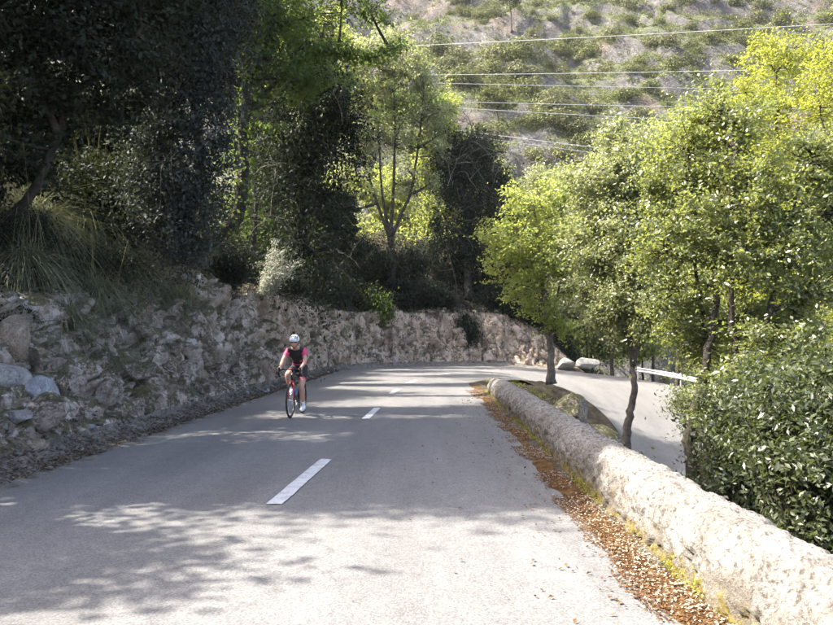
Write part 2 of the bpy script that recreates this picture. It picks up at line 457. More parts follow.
# ================================================================== THE SETTING
# ---- the hairpin: an outer and an inner edge, both as polylines with height
def outer_path():
    pts = []
    for y in np.arange(-12, 33.4, 0.1): pts.append((-4.3, y, 0.0))
    n = 290
    for i in range(n):
        a = math.pi * (1 - i / n)
        z = -1.35 * float(smooth(0.42, 1.0, i / n)) if i / n < 1 else 0
        pts.append((4.8 + 9.1 * math.cos(a), 33.4 + 9.1 * math.sin(a), -1.35 * max(0.0, (i / n - 0.46) / 0.54) ** 1.25))
    for y in np.arange(33.4, -12, -0.1):
        pts.append((13.9 + 0.02 * (33.4 - y), y, float(np.interp(y, [-12, 22, 30, 33.4], [-7.4, -3.0, -1.95, -1.35]))))
    p = np.array(pts)
    k = np.ones(21) / 21.0                    # ease the corners
    for c in range(3):
        q = np.pad(p[:, c], 10, mode='edge')
        s = np.convolve(q, k, 'valid')
        s[:12] = p[:12, c]; s[-12:] = p[-12:, c]
        p[:, c] = s
    return p
OP = outer_path()
_seg = np.linalg.norm(np.diff(OP[:, :2], axis=0), axis=1)
OS = np.concatenate([[0], np.cumsum(_seg)])
_t = np.gradient(OP[:, :2], axis=0); _t /= np.linalg.norm(_t, axis=1)[:, None]
ON = np.stack([-_t[:, 1], _t[:, 0]], 1)       # outward (left of travel)
S_BEND0 = float(OS[np.argmin(abs(OP[:, 1] - 33.4) + 5 * (OP[:, 0] > 0))])
S_BEND1 = S_BEND0 + math.pi * 9.1
S_END = float(OS[-1])

def path_at(s):
    s = np.asarray(s, float)
    p = np.stack([np.interp(s, OS, OP[:, c]) for c in range(3)], -1)
    n = np.stack([np.interp(s, OS, ON[:, c]) for c in range(2)], -1)
    return p, n

def cut_weight(s):                            # 1 = cut into the hill, 0 = open valley side
    f = (np.asarray(s, float) - S_BEND0) / (S_BEND1 - S_BEND0)
    return 1 - smooth(0.5, 0.7, f)

def rock_top(s):
    y = np.interp(s, OS, np.where(OS < S_BEND0, OP[:, 1], 43.0))
    return np.interp(y, [-12, 8, 11.5, 15, 19, 34, 43], [1.5, 1.5, 1.75, 2.3, 3.0, 3.3, 3.2])

def bank_h(s, t):
    """height above the road edge at path length s and outward distance t"""
    s = np.asarray(s, float); t = np.asarray(t, float)
    H = rock_top(s); c = cut_weight(s)
    f = np.clip((s - S_BEND0 + 6) / 14.0, 0, 1)   # straight -> bend
    verge = 0.025 - 0.07 * (1 - smooth(-0.25, 0.06, t)) + 0.2 * smooth(0.1, 0.8, t)
    foot = 0.56
    u = np.clip((t - foot) / (1.2 - 0.2 * f), 0, 1)
    rock = verge + (H - 0.2) * (0.72 * u ** 0.8 + 0.28 * u * u)
    t2 = np.maximum(t - 1.85, 0)
    slope = (0.9 - 0.2 * f) * np.minimum(t2, 9) + (0.45 - 0.45 * f) * np.clip(t2 - 9, 0, 40)
    cut = rock + slope
    fill = -0.04 - 0.62 * np.maximum(t - 0.6, 0)
    fill = np.maximum(fill, -23.0)
    return c * cut + (1 - c) * fill

def bank_pt(s, t):
    p, n = path_at(s)
    t = np.asarray(t, float)
    x = p[..., 0] + n[..., 0] * t; y = p[..., 1] + n[..., 1] * t
    return np.stack([x, y, p[..., 2] + bank_h(s, t)], -1)

def bank_sheet(name, ss, tt, mat, amp):
    S, T = np.meshgrid(ss, tt, indexing='ij')
    V = bank_pt(S.ravel(), T.ravel())
    p, n = path_at(S.ravel())
    V = V + amp(V, S.ravel(), T.ravel(), n)
    o = np_obj(name, V, grid_faces(len(ss), len(tt))[:, ::-1], mat, smooth_shade=False)
    return o, V.reshape(len(ss), len(tt), 3)

T_JOIN = 2.5
def rock_amp(V, S, T, n):
    edge = smooth(0.42, 0.8, T) * cut_weight(S)
    fade = 1 - smooth(2.2, T_JOIN, T)
    warp = np.stack([fbm(V * 0.9, 3, 5), fbm(V * 0.9, 3, 9), fbm(V * 0.9, 3, 13)], 1) - 0.5
    Q = V + warp * 0.9
    _, e1, c1 = worley(Q * np.array([0.9, 0.9, 0.6]), 3)
    _, e2, c2 = worley(Q * np.array([3.1, 3.1, 2.5]), 8)
    _, e3, c3 = worley(Q * np.array([7.5, 7.5, 6.0]), 21)
    d = 0.62 * (c1 - 0.5) + 0.26 * (c2 - 0.5) + 0.1 * (c3 - 0.5) + 0.14 * (fbm(V * 3, 4, 2) - 0.5)
    d -= 0.16 * (1 - smooth(0, 0.10, e1)) + 0.08 * (1 - smooth(0, 0.14, e2))
    d *= edge * (0.25 + 0.75 * fade)
    low = (1 - edge) * 0.09 * (fbm(V * 4, 4, 4) - 0.5)
    out = np.stack([-n[:, 0] * d, -n[:, 1] * d, 0.45 * d + low], 1)
    return out

s_rock0, s_rock1 = 9.0, S_BEND0 + 0.72 * (S_BEND1 - S_BEND0)
ss = np.arange(s_rock0, s_rock1, 0.085)
tt = np.concatenate([np.linspace(-0.25, 0.44, 8), np.linspace(0.49, 1.95, 48), np.linspace(2.0, T_JOIN, 7)])
cutting, RV = bank_sheet('rock_cutting', ss, tt, M['rock'], rock_amp)
tag(cutting, kind='structure')
# the foot of the cutting is gravel
cutting.data.materials.append(M['gravel'])
mi = np.tile((tt[:-1] < 0.56), (len(ss) - 1, 1)).ravel().astype(np.int32)
cutting.data.polygons.foreach_set('material_index', mi)
# hillside above
tt2 = np.concatenate([[T_JOIN - 0.12], np.linspace(T_JOIN, 12, 36), np.linspace(13, 45, 16)])
def hill_amp(V, S, T, n):
    a = smooth(T_JOIN, 4, T)
    d = a * (0.9 * (fbm(V * 0.35, 4, 31) - 0.5) + 0.35 * (fbm(V * 1.7, 3, 37) - 0.5))
    return np.stack([0 * d, 0 * d, d - 0.06 * (1 - a)], 1)
hill, HV = bank_sheet('hillside', np.arange(0.5, S_END, 0.45), tt2, M['soil'], hill_amp)
tag(hill, kind='structure')
# verge before and after the cutting (behind the viewer, and the valley side of the lower road)
for nm, a, b in (('verge', 0.5, s_rock0 + 0.05), ('verge', s_rock1 - 0.1, S_END)):
    o, _ = bank_sheet(nm, np.arange(a, b, 0.25), np.concatenate([np.linspace(-0.25, 0.6, 6), np.linspace(0.8, T_JOIN, 8)]), M['gravel'],
                      lambda V, S, T, n: np.stack([0 * T, 0 * T, 0.12 * (fbm(V * 2, 3, 3) - 0.5) * smooth(0, 0.4, T)], 1))
    tag(o, kind='structure')

# ---- road sheet between outer and inner edge
def inner_at(s):
    """inner edge point for an outer path length"""
    s = np.asarray(s, float)
    f = np.clip((s - S_BEND0 + 9.0) / (S_BEND1 - S_BEND0 + 18.0), 0, 1)    # bend seen from inside
    y0, _ = path_at(s)
    a = math.pi * (1 - f)
    cx, cy, r = 4.15, 24.4, 2.7
    bx = cx + r * np.cos(a); by = cy + r * np.sin(a)
    bz = -2.35 * np.clip((f - 0.42) / 0.58, 0, 1) ** 1.2
    before = s < S_BEND0 - 9.0; after = s > S_BEND1 + 9.0
    x = np.where(before, cx - r, np.where(after, cx + r + 0.015 * (24.4 - y0[..., 1]), bx))
    y = np.where(before, y0[..., 1], np.where(after, y0[..., 1], by))
    z = np.where(before, 0.0, np.where(after, np.interp(y0[..., 1], [-12, 24.4], [-7.4, -2.35]), bz))
    # blend out the small jump of y on the straights
    return np.stack([x, y, z], -1)
rs = np.concatenate([np.arange(0, S_BEND0 - 9, 0.5), np.arange(S_BEND0 - 9, S_BEND1 + 9, 0.35), np.arange(S_BEND1 + 9, S_END, 0.5)])
po, no = path_at(rs); pi_ = inner_at(rs)
w = np.linspace(-0.035, 1.03, 26)
RVt = po[:, None, :] * (1 - w[None, :, None]) + pi_[:, None, :] * w[None, :, None]
RVt = RVt.reshape(-1, 3)
RVt[:, 2] += 0.012 * (fbm(RVt * 0.5, 3, 77) - 0.5) + 0.004
road = np_obj('road', RVt, grid_faces(len(rs), len(w))[:, ::-1], M['asphalt'], smooth_shade=True)
tag(road, kind='structure')
def road_z(x, y):
    q = np.array([[x, y, 0.0]])
    return 0.012 * float(fbm(q * 0.5, 3, 77)[0] - 0.5) + 0.004

# lane dashes, worn at the edges
def dash(name, pts, wdt, seed):
    rg = np.random.default_rng(seed)
    pts = np.asarray(pts, float); n = len(pts)
    t = np.gradient(pts, axis=0); t /= np.linalg.norm(t, axis=1)[:, None]
    nn = np.stack([-t[:, 1], t[:, 0]], 1)
    V = []
    for i in range(n):
        for k, sgn in enumerate((-1, -0.33, 0.33, 1)):
            j = rg.normal(0, 0.003) if abs(sgn) == 1 else 0
            x, y = pts[i] + nn[i] * (sgn * wdt / 2 + j)
            if i in (0, n - 1): y += rg.normal(0, 0.03)
            V.append((x, y, road_z(x, y) + 0.009))
    return np_obj(name, V, grid_faces(n, 4), M['paint'], road)
for k, (y0, y1, x0, x1) in enumerate([(6.35, 8.75, -1.41, -1.28), (13.3, 15.5, -1.2, -1.13), (19.6, 21.4, -1.05, -0.92), (24.4, 26.3, -0.72, -0.45), (30.2, 31.9, 0.35, 1.0)]):
    tq = np.linspace(0, 1, 24)
    dash('lane_dash', np.stack([x0 + (x1 - x0) * tq, y0 + (y1 - y0) * tq], 1), 0.15, k)

# ---- slope between the upper and the lower road
def island_z(x, y):
    xl = 1.45; xr = 6.85 + 0.015 * (24.4 - np.minimum(y, 24.4))
    zr = np.interp(y, [-12, 24.4, 27.1], [-7.4, -2.35, -0.3])
    f = np.clip((x - xl) / (xr - xl), 0, 1)
    k = smooth(0.0, 0.12, f)
    base = zr * (0.15 * f + 0.85 * smooth(0.05, 1.0, f))
    tip = 0.1 * np.exp(-((x - 3.6) / 1.3) ** 2 - ((y - 24.3) / 2.2) ** 2)
    return base + tip * k
def island():
    ys = np.concatenate([np.arange(-12, 22, 0.3), np.arange(22, 27.02, 0.12), [27.05]])
    fs = np.linspace(0, 1, 44)
    V = []
    for y in ys:
        if y <= 24.4: xl, xr = 1.45, 6.85 + 0.015 * (24.4 - y)
        else:
            h = math.sqrt(max(0.0, 2.7 ** 2 - (y - 24.4) ** 2)); xl, xr = 4.15 - h, 4.15 + h
        xl -= 0.12; xr += 0.15
        x = xl + (xr - xl) * fs
        q = np.stack([x, np.full_like(x, y), 0 * x], 1)
        z = island_z(x, np.full_like(x, y))
        ed = smooth(0, 0.08, fs) * (1 - smooth(0.93, 1, fs))
        z = z + ed * (0.3 * (fbm(q * 1.3, 4, 51) - 0.5) + 0.06) + 0.012 * smooth(0, 0.03, fs) - 0.03 * (1 - smooth(0, 0.02, fs)) - 0.05 * smooth(0.98, 1, fs)
        q[:, 2] = z
        V.append(q)
    o = np_obj('road_island_slope', np.concatenate(V), grid_faces(len(ys), 44)[:, ::-1], M['soil'])
    return tag(o, kind='structure')
island()

# ---- valley floor to the horizon, and the mountain across the valley
gv = [(-395, -395, -22), (395, -395, -22), (395, 395, -22), (-395, 395, -22)]
tag(np_obj('ground', gv, [(0, 1, 2, 3)], M['valley']), kind='structure')

def mtn_z(x, y, fine=True):
    q = np.stack([x, y, 0 * x], 1)
    b = -22 + 0.86 * np.maximum(y - 52, 0) + 0.0006 * (x - 40) ** 2
    b = b + 22 * (fbm(q * 0.018, 4, 61) - 0.5)
    # ledges and crags
    r = fbm(q * np.array([0.05, 0.075, 1]), 5, 67)
    b = b + 9 * (np.abs(r - 0.5) * 2) ** 0.8
    step = fbm(q * 0.03, 3, 71) * 7 + b / 9.0
    fr = step - np.floor(step)
    crag = smooth(0.42, 0.62, fbm(q * 0.028, 3, 73))
    b = b + crag * 3.2 * (smooth(0.35, 0.65, fr) - fr)
    if fine:
        _, e, c = worley(q * 0.16 + 0.8 * np.stack([fbm(q * .3, 3, 1), fbm(q * .3, 3, 2), 0 * x], 1), 83)
        b = b + (0.4 + 1.6 * crag) * (c - 0.5) * 1.6 + 1.2 * (fbm(q * 0.5, 4, 87) - 0.5)
    return b
mx = np.arange(-170, 260, 1.1); my = np.arange(50, 204, 0.9)
X, Y = np.meshgrid(mx, my, indexing='ij')
MV = np.stack([X.ravel(), Y.ravel(), mtn_z(X.ravel(), Y.ravel())], 1)
tag(np_obj('mountain', MV, grid_faces(len(mx), len(my)), M['mountain']), kind='structure')

# ================================================================== ROCKS
def rock_mesh(name, seed, mat, sub=3, rough=0.10, planes=13):
    rg = np.random.default_rng(seed)
    bm = bmesh.new(); bmesh.ops.create_icosphere(bm, subdivisions=sub, radius=1.0)
    V = np.array([v.co[:] for v in bm.verts])
    for k in range(planes):
        n = rg.normal(size=3); n /= np.linalg.norm(n); d = rg.uniform(0.55, 0.85)
        e = V @ n - d
        V = V - np.where(e > 0, e, 0)[:, None] * n[None, :] * 0.92
    V = V + rough * (fbm(V * 2.2 + seed, 4, seed)[:, None] - 0.5) * V * 2
    for v, c in zip(bm.verts, V): v.co = c
    me = bpy.data.meshes.new(name); bm.to_mesh(me); bm.free()
    me.materials.append(mat)
    return me

def rock(name, seed, mat, loc, size, rot=(0, 0, 0), label=None, parent=None, cat='boulder', group=None, sub=4):
    o = bpy.data.objects.new(name, rock_mesh(name, seed, mat, sub))
    o.location = loc; o.scale = size; o.rotation_euler = rot
    link(o, parent)
    if label: tag(o, label, cat, group)
    return o

# ================================================================== FOLIAGE TOOLS
def unit(v):
    return v / (np.linalg.norm(v, axis=-1, keepdims=True) + 1e-9)

def leaf_set(C, Nrm, size, rg, aspect=0.42, spread=0.8, fold=0.2, axis=None, axis_k=0.0):
    """pointed leaves as two folded triangles each"""
    n = len(C)
    nn = unit(Nrm + rg.normal(0, spread, (n, 3)))
    a = rg.normal(size=(n, 3))
    if axis is not None: a = a * (1 - axis_k) + axis * axis_k * 2
    a = unit(a - (a * nn).sum(1)[:, None] * nn)
    b = np.cross(nn, a)
    Ls = size * (0.45 + 0.95 * rg.beta(1.6, 2.0, n))[:, None]
    wv = Ls * aspect * 0.5
    V = np.stack([C - a * Ls * 0.5, C + b * wv - a * Ls * 0.05 + nn * fold * wv, C + a * Ls * 0.5, C - b * wv - a * Ls * 0.05 + nn * fold * wv], 1).reshape(-1, 3)
    i = np.arange(n)[:, None] * 4
    F = np.concatenate([i + np.array([0, 2, 1]), i + np.array([0, 3, 2])], 0)
    return V, F, np.repeat(rg.uniform(0, 1, n), 4)

def leaf_obj(name, C, Nrm, size, rg, mat, parent, **kw):
    V, F, t = leaf_set(C, Nrm, size, rg, **kw)
    return np_obj(name, V, F, mat, parent, tint=t)

def lobes_points(lobes, n, rg, shell=0.55):
    vol = np.array([l[3] * l[4] * l[5] for l in lobes]) ** 0.75
    idx = rg.choice(len(lobes), n, p=vol / vol.sum())
    Lb = np.array([l[:6] for l in lobes])[idx]
    d = unit(rg.normal(size=(n, 3)))
    r = (shell + (1 - shell) * rg.uniform(0, 1, n)) ** 0.7
    r = r * rg.uniform(0.8, 1.1, n) * np.where(rg.uniform(0, 1, n) < 0.16, rg.uniform(1.1, 1.45, n), 1.0)
    return Lb[:, :3] + d * r[:, None] * Lb[:, 3:6], d, idx

def bezier(a, b, c, n):
    t = np.linspace(0, 1, n)[:, None]
    return (1 - t) ** 2 * a + 2 * t * (1 - t) * b + t * t * c

def tree(name, label, base, stems, lobes, n_clump, per, clump_r, leaf, mat, bark, seed, cat='tree', group=None, droop=0.0,
         aspect=0.42, flat=0.6, ivy=None, shell=0.45, twig=0.011, spread=0.9, limb_r=0.055, bare=0, bare_len=2.0, bare_r=0.014):
    """stems: list of (points, radius at foot, radius at tip); lobes: (x, y, z, rx, ry, rz) in world coordinates"""
    rg = np.random.default_rng(seed)
    per = per * 1.45; leaf = leaf * 1.2; aspect = aspect * 1.25
    base = np.asarray(base, float)
    root = empty(name, base)
    tag(root, label, cat, group)
    mb = MB(); skel = []
    for pts, r0, r1 in stems:
        pts = np.asarray(pts, float) - base
        t = np.linspace(0, 1, len(pts)); tf = np.linspace(0, 1, max(10, 5 * len(pts)))
        pp = np.stack([np.interp(tf, t, pts[:, k]) for k in range(3)], 1)
        for _ in range(2): pp[1:-1] = 0.25 * pp[:-2] + 0.5 * pp[1:-1] + 0.25 * pp[2:]
        pp[1:] += rg.normal(0, r0 * 0.12, (len(pp) - 1, 3))
        rr = r0 + (r1 - r0) * tf ** 0.8; rr[0] *= 1.3; rr[1] *= 1.1
        mb.tube(pp, rr, 9)
        skel.append((pp, rr))
    stem_pts = np.concatenate([p[len(p) // 3:] for p, r in skel])
    trunk = mb.build('trunk', bark, root)
    LB = [(l[0] - base[0], l[1] - base[1], l[2] - base[2], l[3], l[4], l[5]) for l in lobes]
    limbs = MB(); limb_pts = []
    for l in LB:
        c = np.array(l[:3])
        d = np.linalg.norm(stem_pts - c, axis=1) + 0.8 * np.maximum(stem_pts[:, 2] - c[2], 0)
        a = stem_pts[np.argmin(d)]
        mid = (a + c) / 2 + rg.normal(0, 0.08, 3) * np.linalg.norm(c - a) + np.array([0, 0, 0.1])
        pp = bezier(a, mid, c + np.array([0, 0, 0.3 * l[5]]), 9)
        limbs.tube(pp, np.linspace(limb_r, limb_r * 0.35, 9), 6)
        limb_pts.append(pp)
    lp = np.concatenate(limb_pts + [stem_pts])
    C, D, idx = lobes_points(LB, n_clump, rg, shell)
    for i in range(n_clump):
        d = np.linalg.norm(lp - C[i], axis=1) + 0.5 * np.maximum(lp[:, 2] - C[i, 2], 0)
        a = lp[np.argmin(d)]
        mid = (a + C[i]) / 2 + rg.normal(0, 0.1, 3) * np.linalg.norm(C[i] - a)
        limbs.tube(bezier(a, mid, C[i], 5), np.linspace(twig * 1.6, twig * 0.5, 5), 4, cap=False)
    tag(limbs.build('branches', bark, root), kind='stuff')
    if bare:                                  # bare arching twigs and hanging stems that stand clear of the leaves
        tw = MB()
        for i in range(bare):
            a = C[rg.integers(0, n_clump)] * 0.92 + lp[rg.integers(0, len(lp))] * 0.08
            d = unit(rg.normal(size=3) * np.array([1, 0.7, 0.5]) + np.array([0.25, -0.6, 0.1])); ln = bare_len * rg.uniform(0.4, 1.2)
            e = a + d * ln; e[2] -= ln * rg.uniform(0.0, 0.9)
            pp = bezier(a, a + d * ln * 0.6 + np.array([0, 0, 0.25 * ln]), e, 8); pp[1:-1] += rg.normal(0, 0.02 * ln, (6, 3))
            tw.tube(pp, np.linspace(bare_r, bare_r * 0.3, 8), 4, cap=False)
            for q in (3, 5):
                e2 = pp[q] + unit(rg.normal(size=3) + d) * ln * 0.4
                tw.tube(bezier(pp[q], (pp[q] + e2) / 2 + rg.normal(0, 0.05 * ln, 3), e2, 4), np.linspace(bare_r * 0.6, bare_r * 0.2, 4), 4, cap=False)
        tag(tw.build('bare_twigs', M['bark_grey'], root), kind='stuff')
    k = rg.integers(int(per * 0.55), int(per * 1.45), n_clump)
    cid = np.repeat(np.arange(n_clump), k)
    g = rg.normal(size=(len(cid), 3)) * np.array([1, 1, flat])
    cr = clump_r * rg.uniform(0.5, 1.5, n_clump)[cid][:, None]
    sd_ = unit(D + rg.normal(0, 0.45, D.shape) + np.array([0, 0, 0.15]))[cid]        # the way each spray points
    al = rg.normal(0, 1, len(cid))[:, None]
    pos = C[cid] + g * cr * 0.36 + sd_ * al * cr * 0.75
    if droop:
        pos[:, 2] -= droop * rg.exponential(1.0, len(cid)) * cr[:, 0]
    nrm = D[cid] * 0.5 + np.array([0, 0, 0.75])
    ax = np.tile(np.array([0, 0, -1.0]), (len(cid), 1)) if droop else sd_
    crown = leaf_obj('crown', pos, nrm, leaf, rg, mat, root, aspect=aspect, spread=spread, axis=ax, axis_k=0.5 if droop else 0.35)
    if ivy:
        imat, n_i, r_i = ivy
        sk = np.concatenate([p for p, r in skel])
        pick = sk[rg.integers(0, len(sk), n_i)]
        d = unit(rg.normal(size=(n_i, 3)) * np.array([1, 1, 0.4]))
        q = pick + d * (r_i * rg.uniform(0.35, 1.0, n_i)[:, None]) + rg.normal(0, 0.05, (n_i, 3))
        leaf_obj('ivy', q, d + np.array([0, 0, 0.4]), leaf * 1.05, rg, imat, root, aspect=0.8, spread=0.5)
    return root

def shrub(name, label, base, lobes, n_clump, per, clump_r, leaf, mat, bark, seed, cat='shrub', group=None, aspect=0.42, flat=0.7, droop=0.0, spread=0.9):
    """several stems fan out from one foot"""
    rg = np.random.default_rng(seed)
    base = np.asarray(base, float)
    root = empty(name, base); tag(root, label, cat, group)
    LB = [(l[0] - base[0], l[1] - base[1], l[2] - base[2], l[3], l[4], l[5]) for l in lobes]
    C, D, idx = lobes_points(LB, n_clump, rg, 0.35)
    mb = MB()
    for i in range(0, n_clump, 2):
        mid = C[i] * 0.5 + np.array([0, 0, 0.25 * abs(C[i][2])]) + rg.normal(0, 0.06, 3)
        mb.tube(bezier(np.zeros(3), mid, C[i], 6), np.linspace(0.018, 0.006, 6), 4, cap=False)
    mb.build('stems', bark, root)
    k = rg.integers(int(per * 0.55), int(per * 1.45), n_clump)
    cid = np.repeat(np.arange(n_clump), k)
    g = rg.normal(size=(len(cid), 3)) * np.array([1, 1, flat])
    cr = clump_r * rg.uniform(0.5, 1.6, n_clump)[cid][:, None]
    sd_ = unit(D + rg.normal(0, 0.5, D.shape) + np.array([0, 0, 0.3]))[cid]
    pos = C[cid] + g * cr * 0.36 + sd_ * rg.normal(0, 1, len(cid))[:, None] * cr * 0.8
    if droop: pos[:, 2] -= droop * rg.exponential(1.0, len(cid)) * clump_r
    ax = np.tile(np.array([0, 0, -1.0]), (len(cid), 1)) if droop else None
    leaf_obj('foliage', pos, D[cid] * 0.6 + np.array([0, 0, 0.6]), leaf, rg, mat, root, aspect=aspect, spread=spread, axis=ax, axis_k=0.5 if droop else 0)
    return root

def blades(C, n, length, width, rg, lean=0.7, bend=1.0, down=0.5):
    """arching grass blades from one or several crowns; 4 segments each"""
    C = np.atleast_2d(C)
    o = C[rg.integers(0, len(C), n)] + rg.normal(0, 0.04, (n, 3)) * np.array([1, 1, 0.2])
    az = rg.uniform(0, 2 * math.pi, n); ln = lean * rg.uniform(0.15, 1.05, n)
    h = np.stack([np.cos(az), np.sin(az), 0 * az], 1)
    bend = bend * rg.uniform(0.5, 1.35, n); wob = rg.normal(0, 0.12, (n, 2))
    Ls = length * rg.uniform(0.3, 1.15, n)
    sd = np.stack([-np.sin(az), np.cos(az), 0 * az], 1)
    K = 5; V = np.zeros((n, K, 2, 3))
    for k in range(K):
        t = k / (K - 1)
        p = o + h * (Ls * (ln * t + bend * 0.45 * ln * t * t))[:, None]
        p[:, 2] += Ls * (t * (1 - 0.35 * ln) - down * (0.35 + ln) * t * t * bend)
        p[:, :2] += wob * (Ls * t * t)[:, None]
        wd = width * (1 - 0.9 * t) * 0.5
        V[:, k, 0] = p + sd * wd; V[:, k, 1] = p - sd * wd
    i = np.arange(n)[:, None] * (2 * K)
    F = np.concatenate([i + np.array([2 * k, 2 * k + 1, 2 * k + 3, 2 * k + 2]) for k in range(K - 1)], 0)
    return V.reshape(-1, 3), F, np.repeat(rg.uniform(0, 1, n), 2 * K)

# ================================================================== RIGHT-HAND SIDE
# ---- the rounded roadside wall
def wall_x(y):
    return 1.83 + 0.10 * smooth(8, 20, y) + 0.02 * np.sin(y * 0.7)
def wall():
    ys = np.concatenate([np.arange(-8, 2.2, 0.12), np.arange(2.2, 9, 0.026), np.arange(9, 19.95, 0.045), [19.97, 20.0]])
    na = 60
    a = np.linspace(0, 1, na)
    V = []
    for y in ys:
        r = 0.265; hgt = 0.50
        g = 0.0
        for jy in (18.75, 17.3):             # shallow joints near the end of the wall
            g += 0.035 * math.exp(-((y - jy) / 0.09) ** 2)
        sc_ = 1.0 - g - (0.05 if y > 18.75 else 0) - (0.10 * float(smooth(19.8, 20.0, y)))
        side = hgt - r
        Ltot = side * 2 + math.pi * r
        d = a * Ltot
        xs = np.where(d < side, -r, np.where(d > side + math.pi * r, r, -r * np.cos(np.clip((d - side) / r, 0, math.pi))))
        zs = np.where(d < side, d, np.where(d > side + math.pi * r, Ltot - d, side + r * np.sin(np.clip((d - side) / r, 0, math.pi))))
        zs = np.where(a > 0.9, zs - (a - 0.9) * 8, zs)
        q = np.stack([wall_x(y) + xs * sc_ * (1 + 0.10 * (zs < 0.12) * (0.12 - zs) / 0.12), np.full(na, y), -0.05 + zs * sc_ * 1.08], 1)
        V.append(q)
    V = np.concatenate(V)
    c = np.stack([wall_x(V[:, 1]), V[:, 1], np.full(len(V), 0.22)], 1)
    nrm = unit(V - c)
    _, e, cr = worley(V * np.array([9, 7, 9]) + 1.2 * (np.stack([fbm(V * 5, 2, 1), fbm(V * 5, 2, 2), fbm(V * 5, 2, 3)], 1)), 5)
    _, e2, cr2 = worley(V * 24, 15)
    low = 1 - smooth(0.25, 0.5, V[:, 2]) * 0.62
    d = 0.04 * (fbm(V * 1.3, 3, 11) - 0.5) + low * (0.034 * (cr - 0.5) - 0.02 * (1 - smooth(0, 0.15, e))) + 0.024 * (cr2 - 0.5) + 0.05 * (fbm(V * 9, 4, 19) - 0.5)
    V = V + nrm * d[:, None]
    F = grid_faces(len(ys), na)
    n0 = len(V)
    V = np.concatenate([V, [[float(wall_x(20.0)), 20.03, 0.2]]])
    last = (len(ys) - 1) * na
    cap = np.array([[last + i, n0, n0, last + i + 1] for i in range(na - 1)])
    o = np_obj('roadside_wall', V, F, M['wall'], smooth_shade=False)
    tag(o, 'long low rounded stone and mortar wall along the right road edge', 'wall')
    cm = MB()
    cm.add(V, [(last + i, last + i + 1, n0) for i in range(na - 1)])
    used = sorted({i for f in cm.f for i in f}); mp = {u: k for k, u in enumerate(used)}
    cm.v = [cm.v[u] for u in used]; cm.f = [tuple(mp[i] for i in f) for f in cm.f]
    cm.build('wall_end', M['wall'], o, False)
    return o
wall()

# ---- leaf litter along the wall foot
def litter(name, label, X, Y, Z, size, mat, seed, lift=0.012):
    rg = np.random.default_rng(seed); n = len(X)
    C = np.stack([X, Y, Z + rg.uniform(0.003, lift, n)], 1)
    o = leaf_obj(name, C, np.tile([0, 0, 1.0], (n, 1)), size, rg, mat, None, aspect=0.6, spread=0.28, fold=0.35)
    return tag(o, label, 'leaves', kind='stuff')
rg = np.random.default_rng(3)
n = 80000
ly = 2.6 + 18.5 * rg.uniform(0, 1, n) ** 1.35
edge = 0.36 + 0.25 * (fbm(np.stack([ly * 1.4, 0 * ly, 0 * ly], 1), 5, 5, 0.7) - 0.4) + 0.2 * smooth(17, 21, ly)
lx = wall_x(ly) - 0.25 - edge * rg.beta(1.0, 1.6, n)
bed = np_mesh('litter_bed', *(lambda ys: (np.concatenate([[[wall_x(y) - 0.2, y, 0.03], [wall_x(y) - 0.42, y, 0.026], [wall_x(y) - 0.42 - 0.26 * float(fbm(np.array([[y * 2.5, 0, 0]]), 4, 8, 0.7)[0]), y, -0.006]] for y in ys]), grid_faces(len(ys), 3)[:, ::-1]))(np.arange(-6, 22.6, 0.05)))
M['litter_bed'] = soil_mat('leaf_mould', (0.035, 0.02, 0.01), (0.13, 0.07, 0.027), (0.27, 0.17, 0.08), 7.0)
bed.materials.append(M['litter_bed'])
tag(link(bpy.data.objects.new('leaf_mould', bed)), 'strip of brown leaf mould between asphalt and rounded wall', 'soil', kind='stuff')
hz = 0.004 + 0.02 * np.clip(1 - (wall_x(ly) - 0.25 - lx) / 0.3, 0, 1)
dr = fbm(np.stack([lx * 3.0, ly * 2.2, 0 * lx], 1), 3, 15); keep = dr > 0.40 + 0.1 * rg.uniform(-1, 1, n); lx, ly, hz = lx[keep], ly[keep], hz[keep]; n = len(lx); k = int(n * 0.86)
litter('fallen_leaves', 'orange brown fallen leaves along the foot of the rounded wall', lx[:k], ly[:k], hz[:k], 0.023, L['litter'], 4, 0.014)
litter('fallen_leaves', 'pale dry fallen leaves among the brown ones by the rounded wall', lx[k:], ly[k:], hz[k:], 0.022, L['litter_pale'], 5, 0.035)
n = 420
litter('fallen_leaves', 'few brown leaves blown onto the asphalt', 1.2 - rg.exponential(0.35, n), rg.uniform(3, 18, n), np.full(n, 0.01), 0.04, L['litter'], 6, 0.012)
# moss line against the wall
n = 9000
my_ = rg.uniform(2.6, 20, n); mm_ = fbm(np.stack([my_ * 1.6, 0 * my_, 0 * my_], 1), 4, 45)
my_ = my_[mm_ > 0.46]; n = len(my_); hh = rg.exponential(0.035, n)
Cm = np.stack([wall_x(my_) - 0.29 + rg.normal(0, 0.012, n) + 0.1 * hh, my_, 0.01 + hh], 1)
tag(leaf_obj('moss', Cm, np.tile([-0.7, 0, 0.6], (n, 1)), 0.02, rg, L['yellow_grass'], None, aspect=0.7, spread=0.6), 'yellow-green moss line in the foot of the rounded wall', 'moss', kind='stuff')
n = 420
# left gutter
n = 14000
gy = rg.uniform(5, 36, n); gx = -4.33 - 0.06 * (fbm(np.stack([gy, 0 * gy, 0 * gy], 1), 3, 8) - 0.2) - rg.beta(1.2, 3, n) * 0.75
gz = bank_h(np.interp(gy, OP[:455, 1], OS[:455]), -(gx + 4.3))
litter('fallen_leaves', 'dark dead leaves and twigs in the gutter below the rock cutting', gx, gy, gz, 0.042, L['litter_dark'], 7, 0.035)

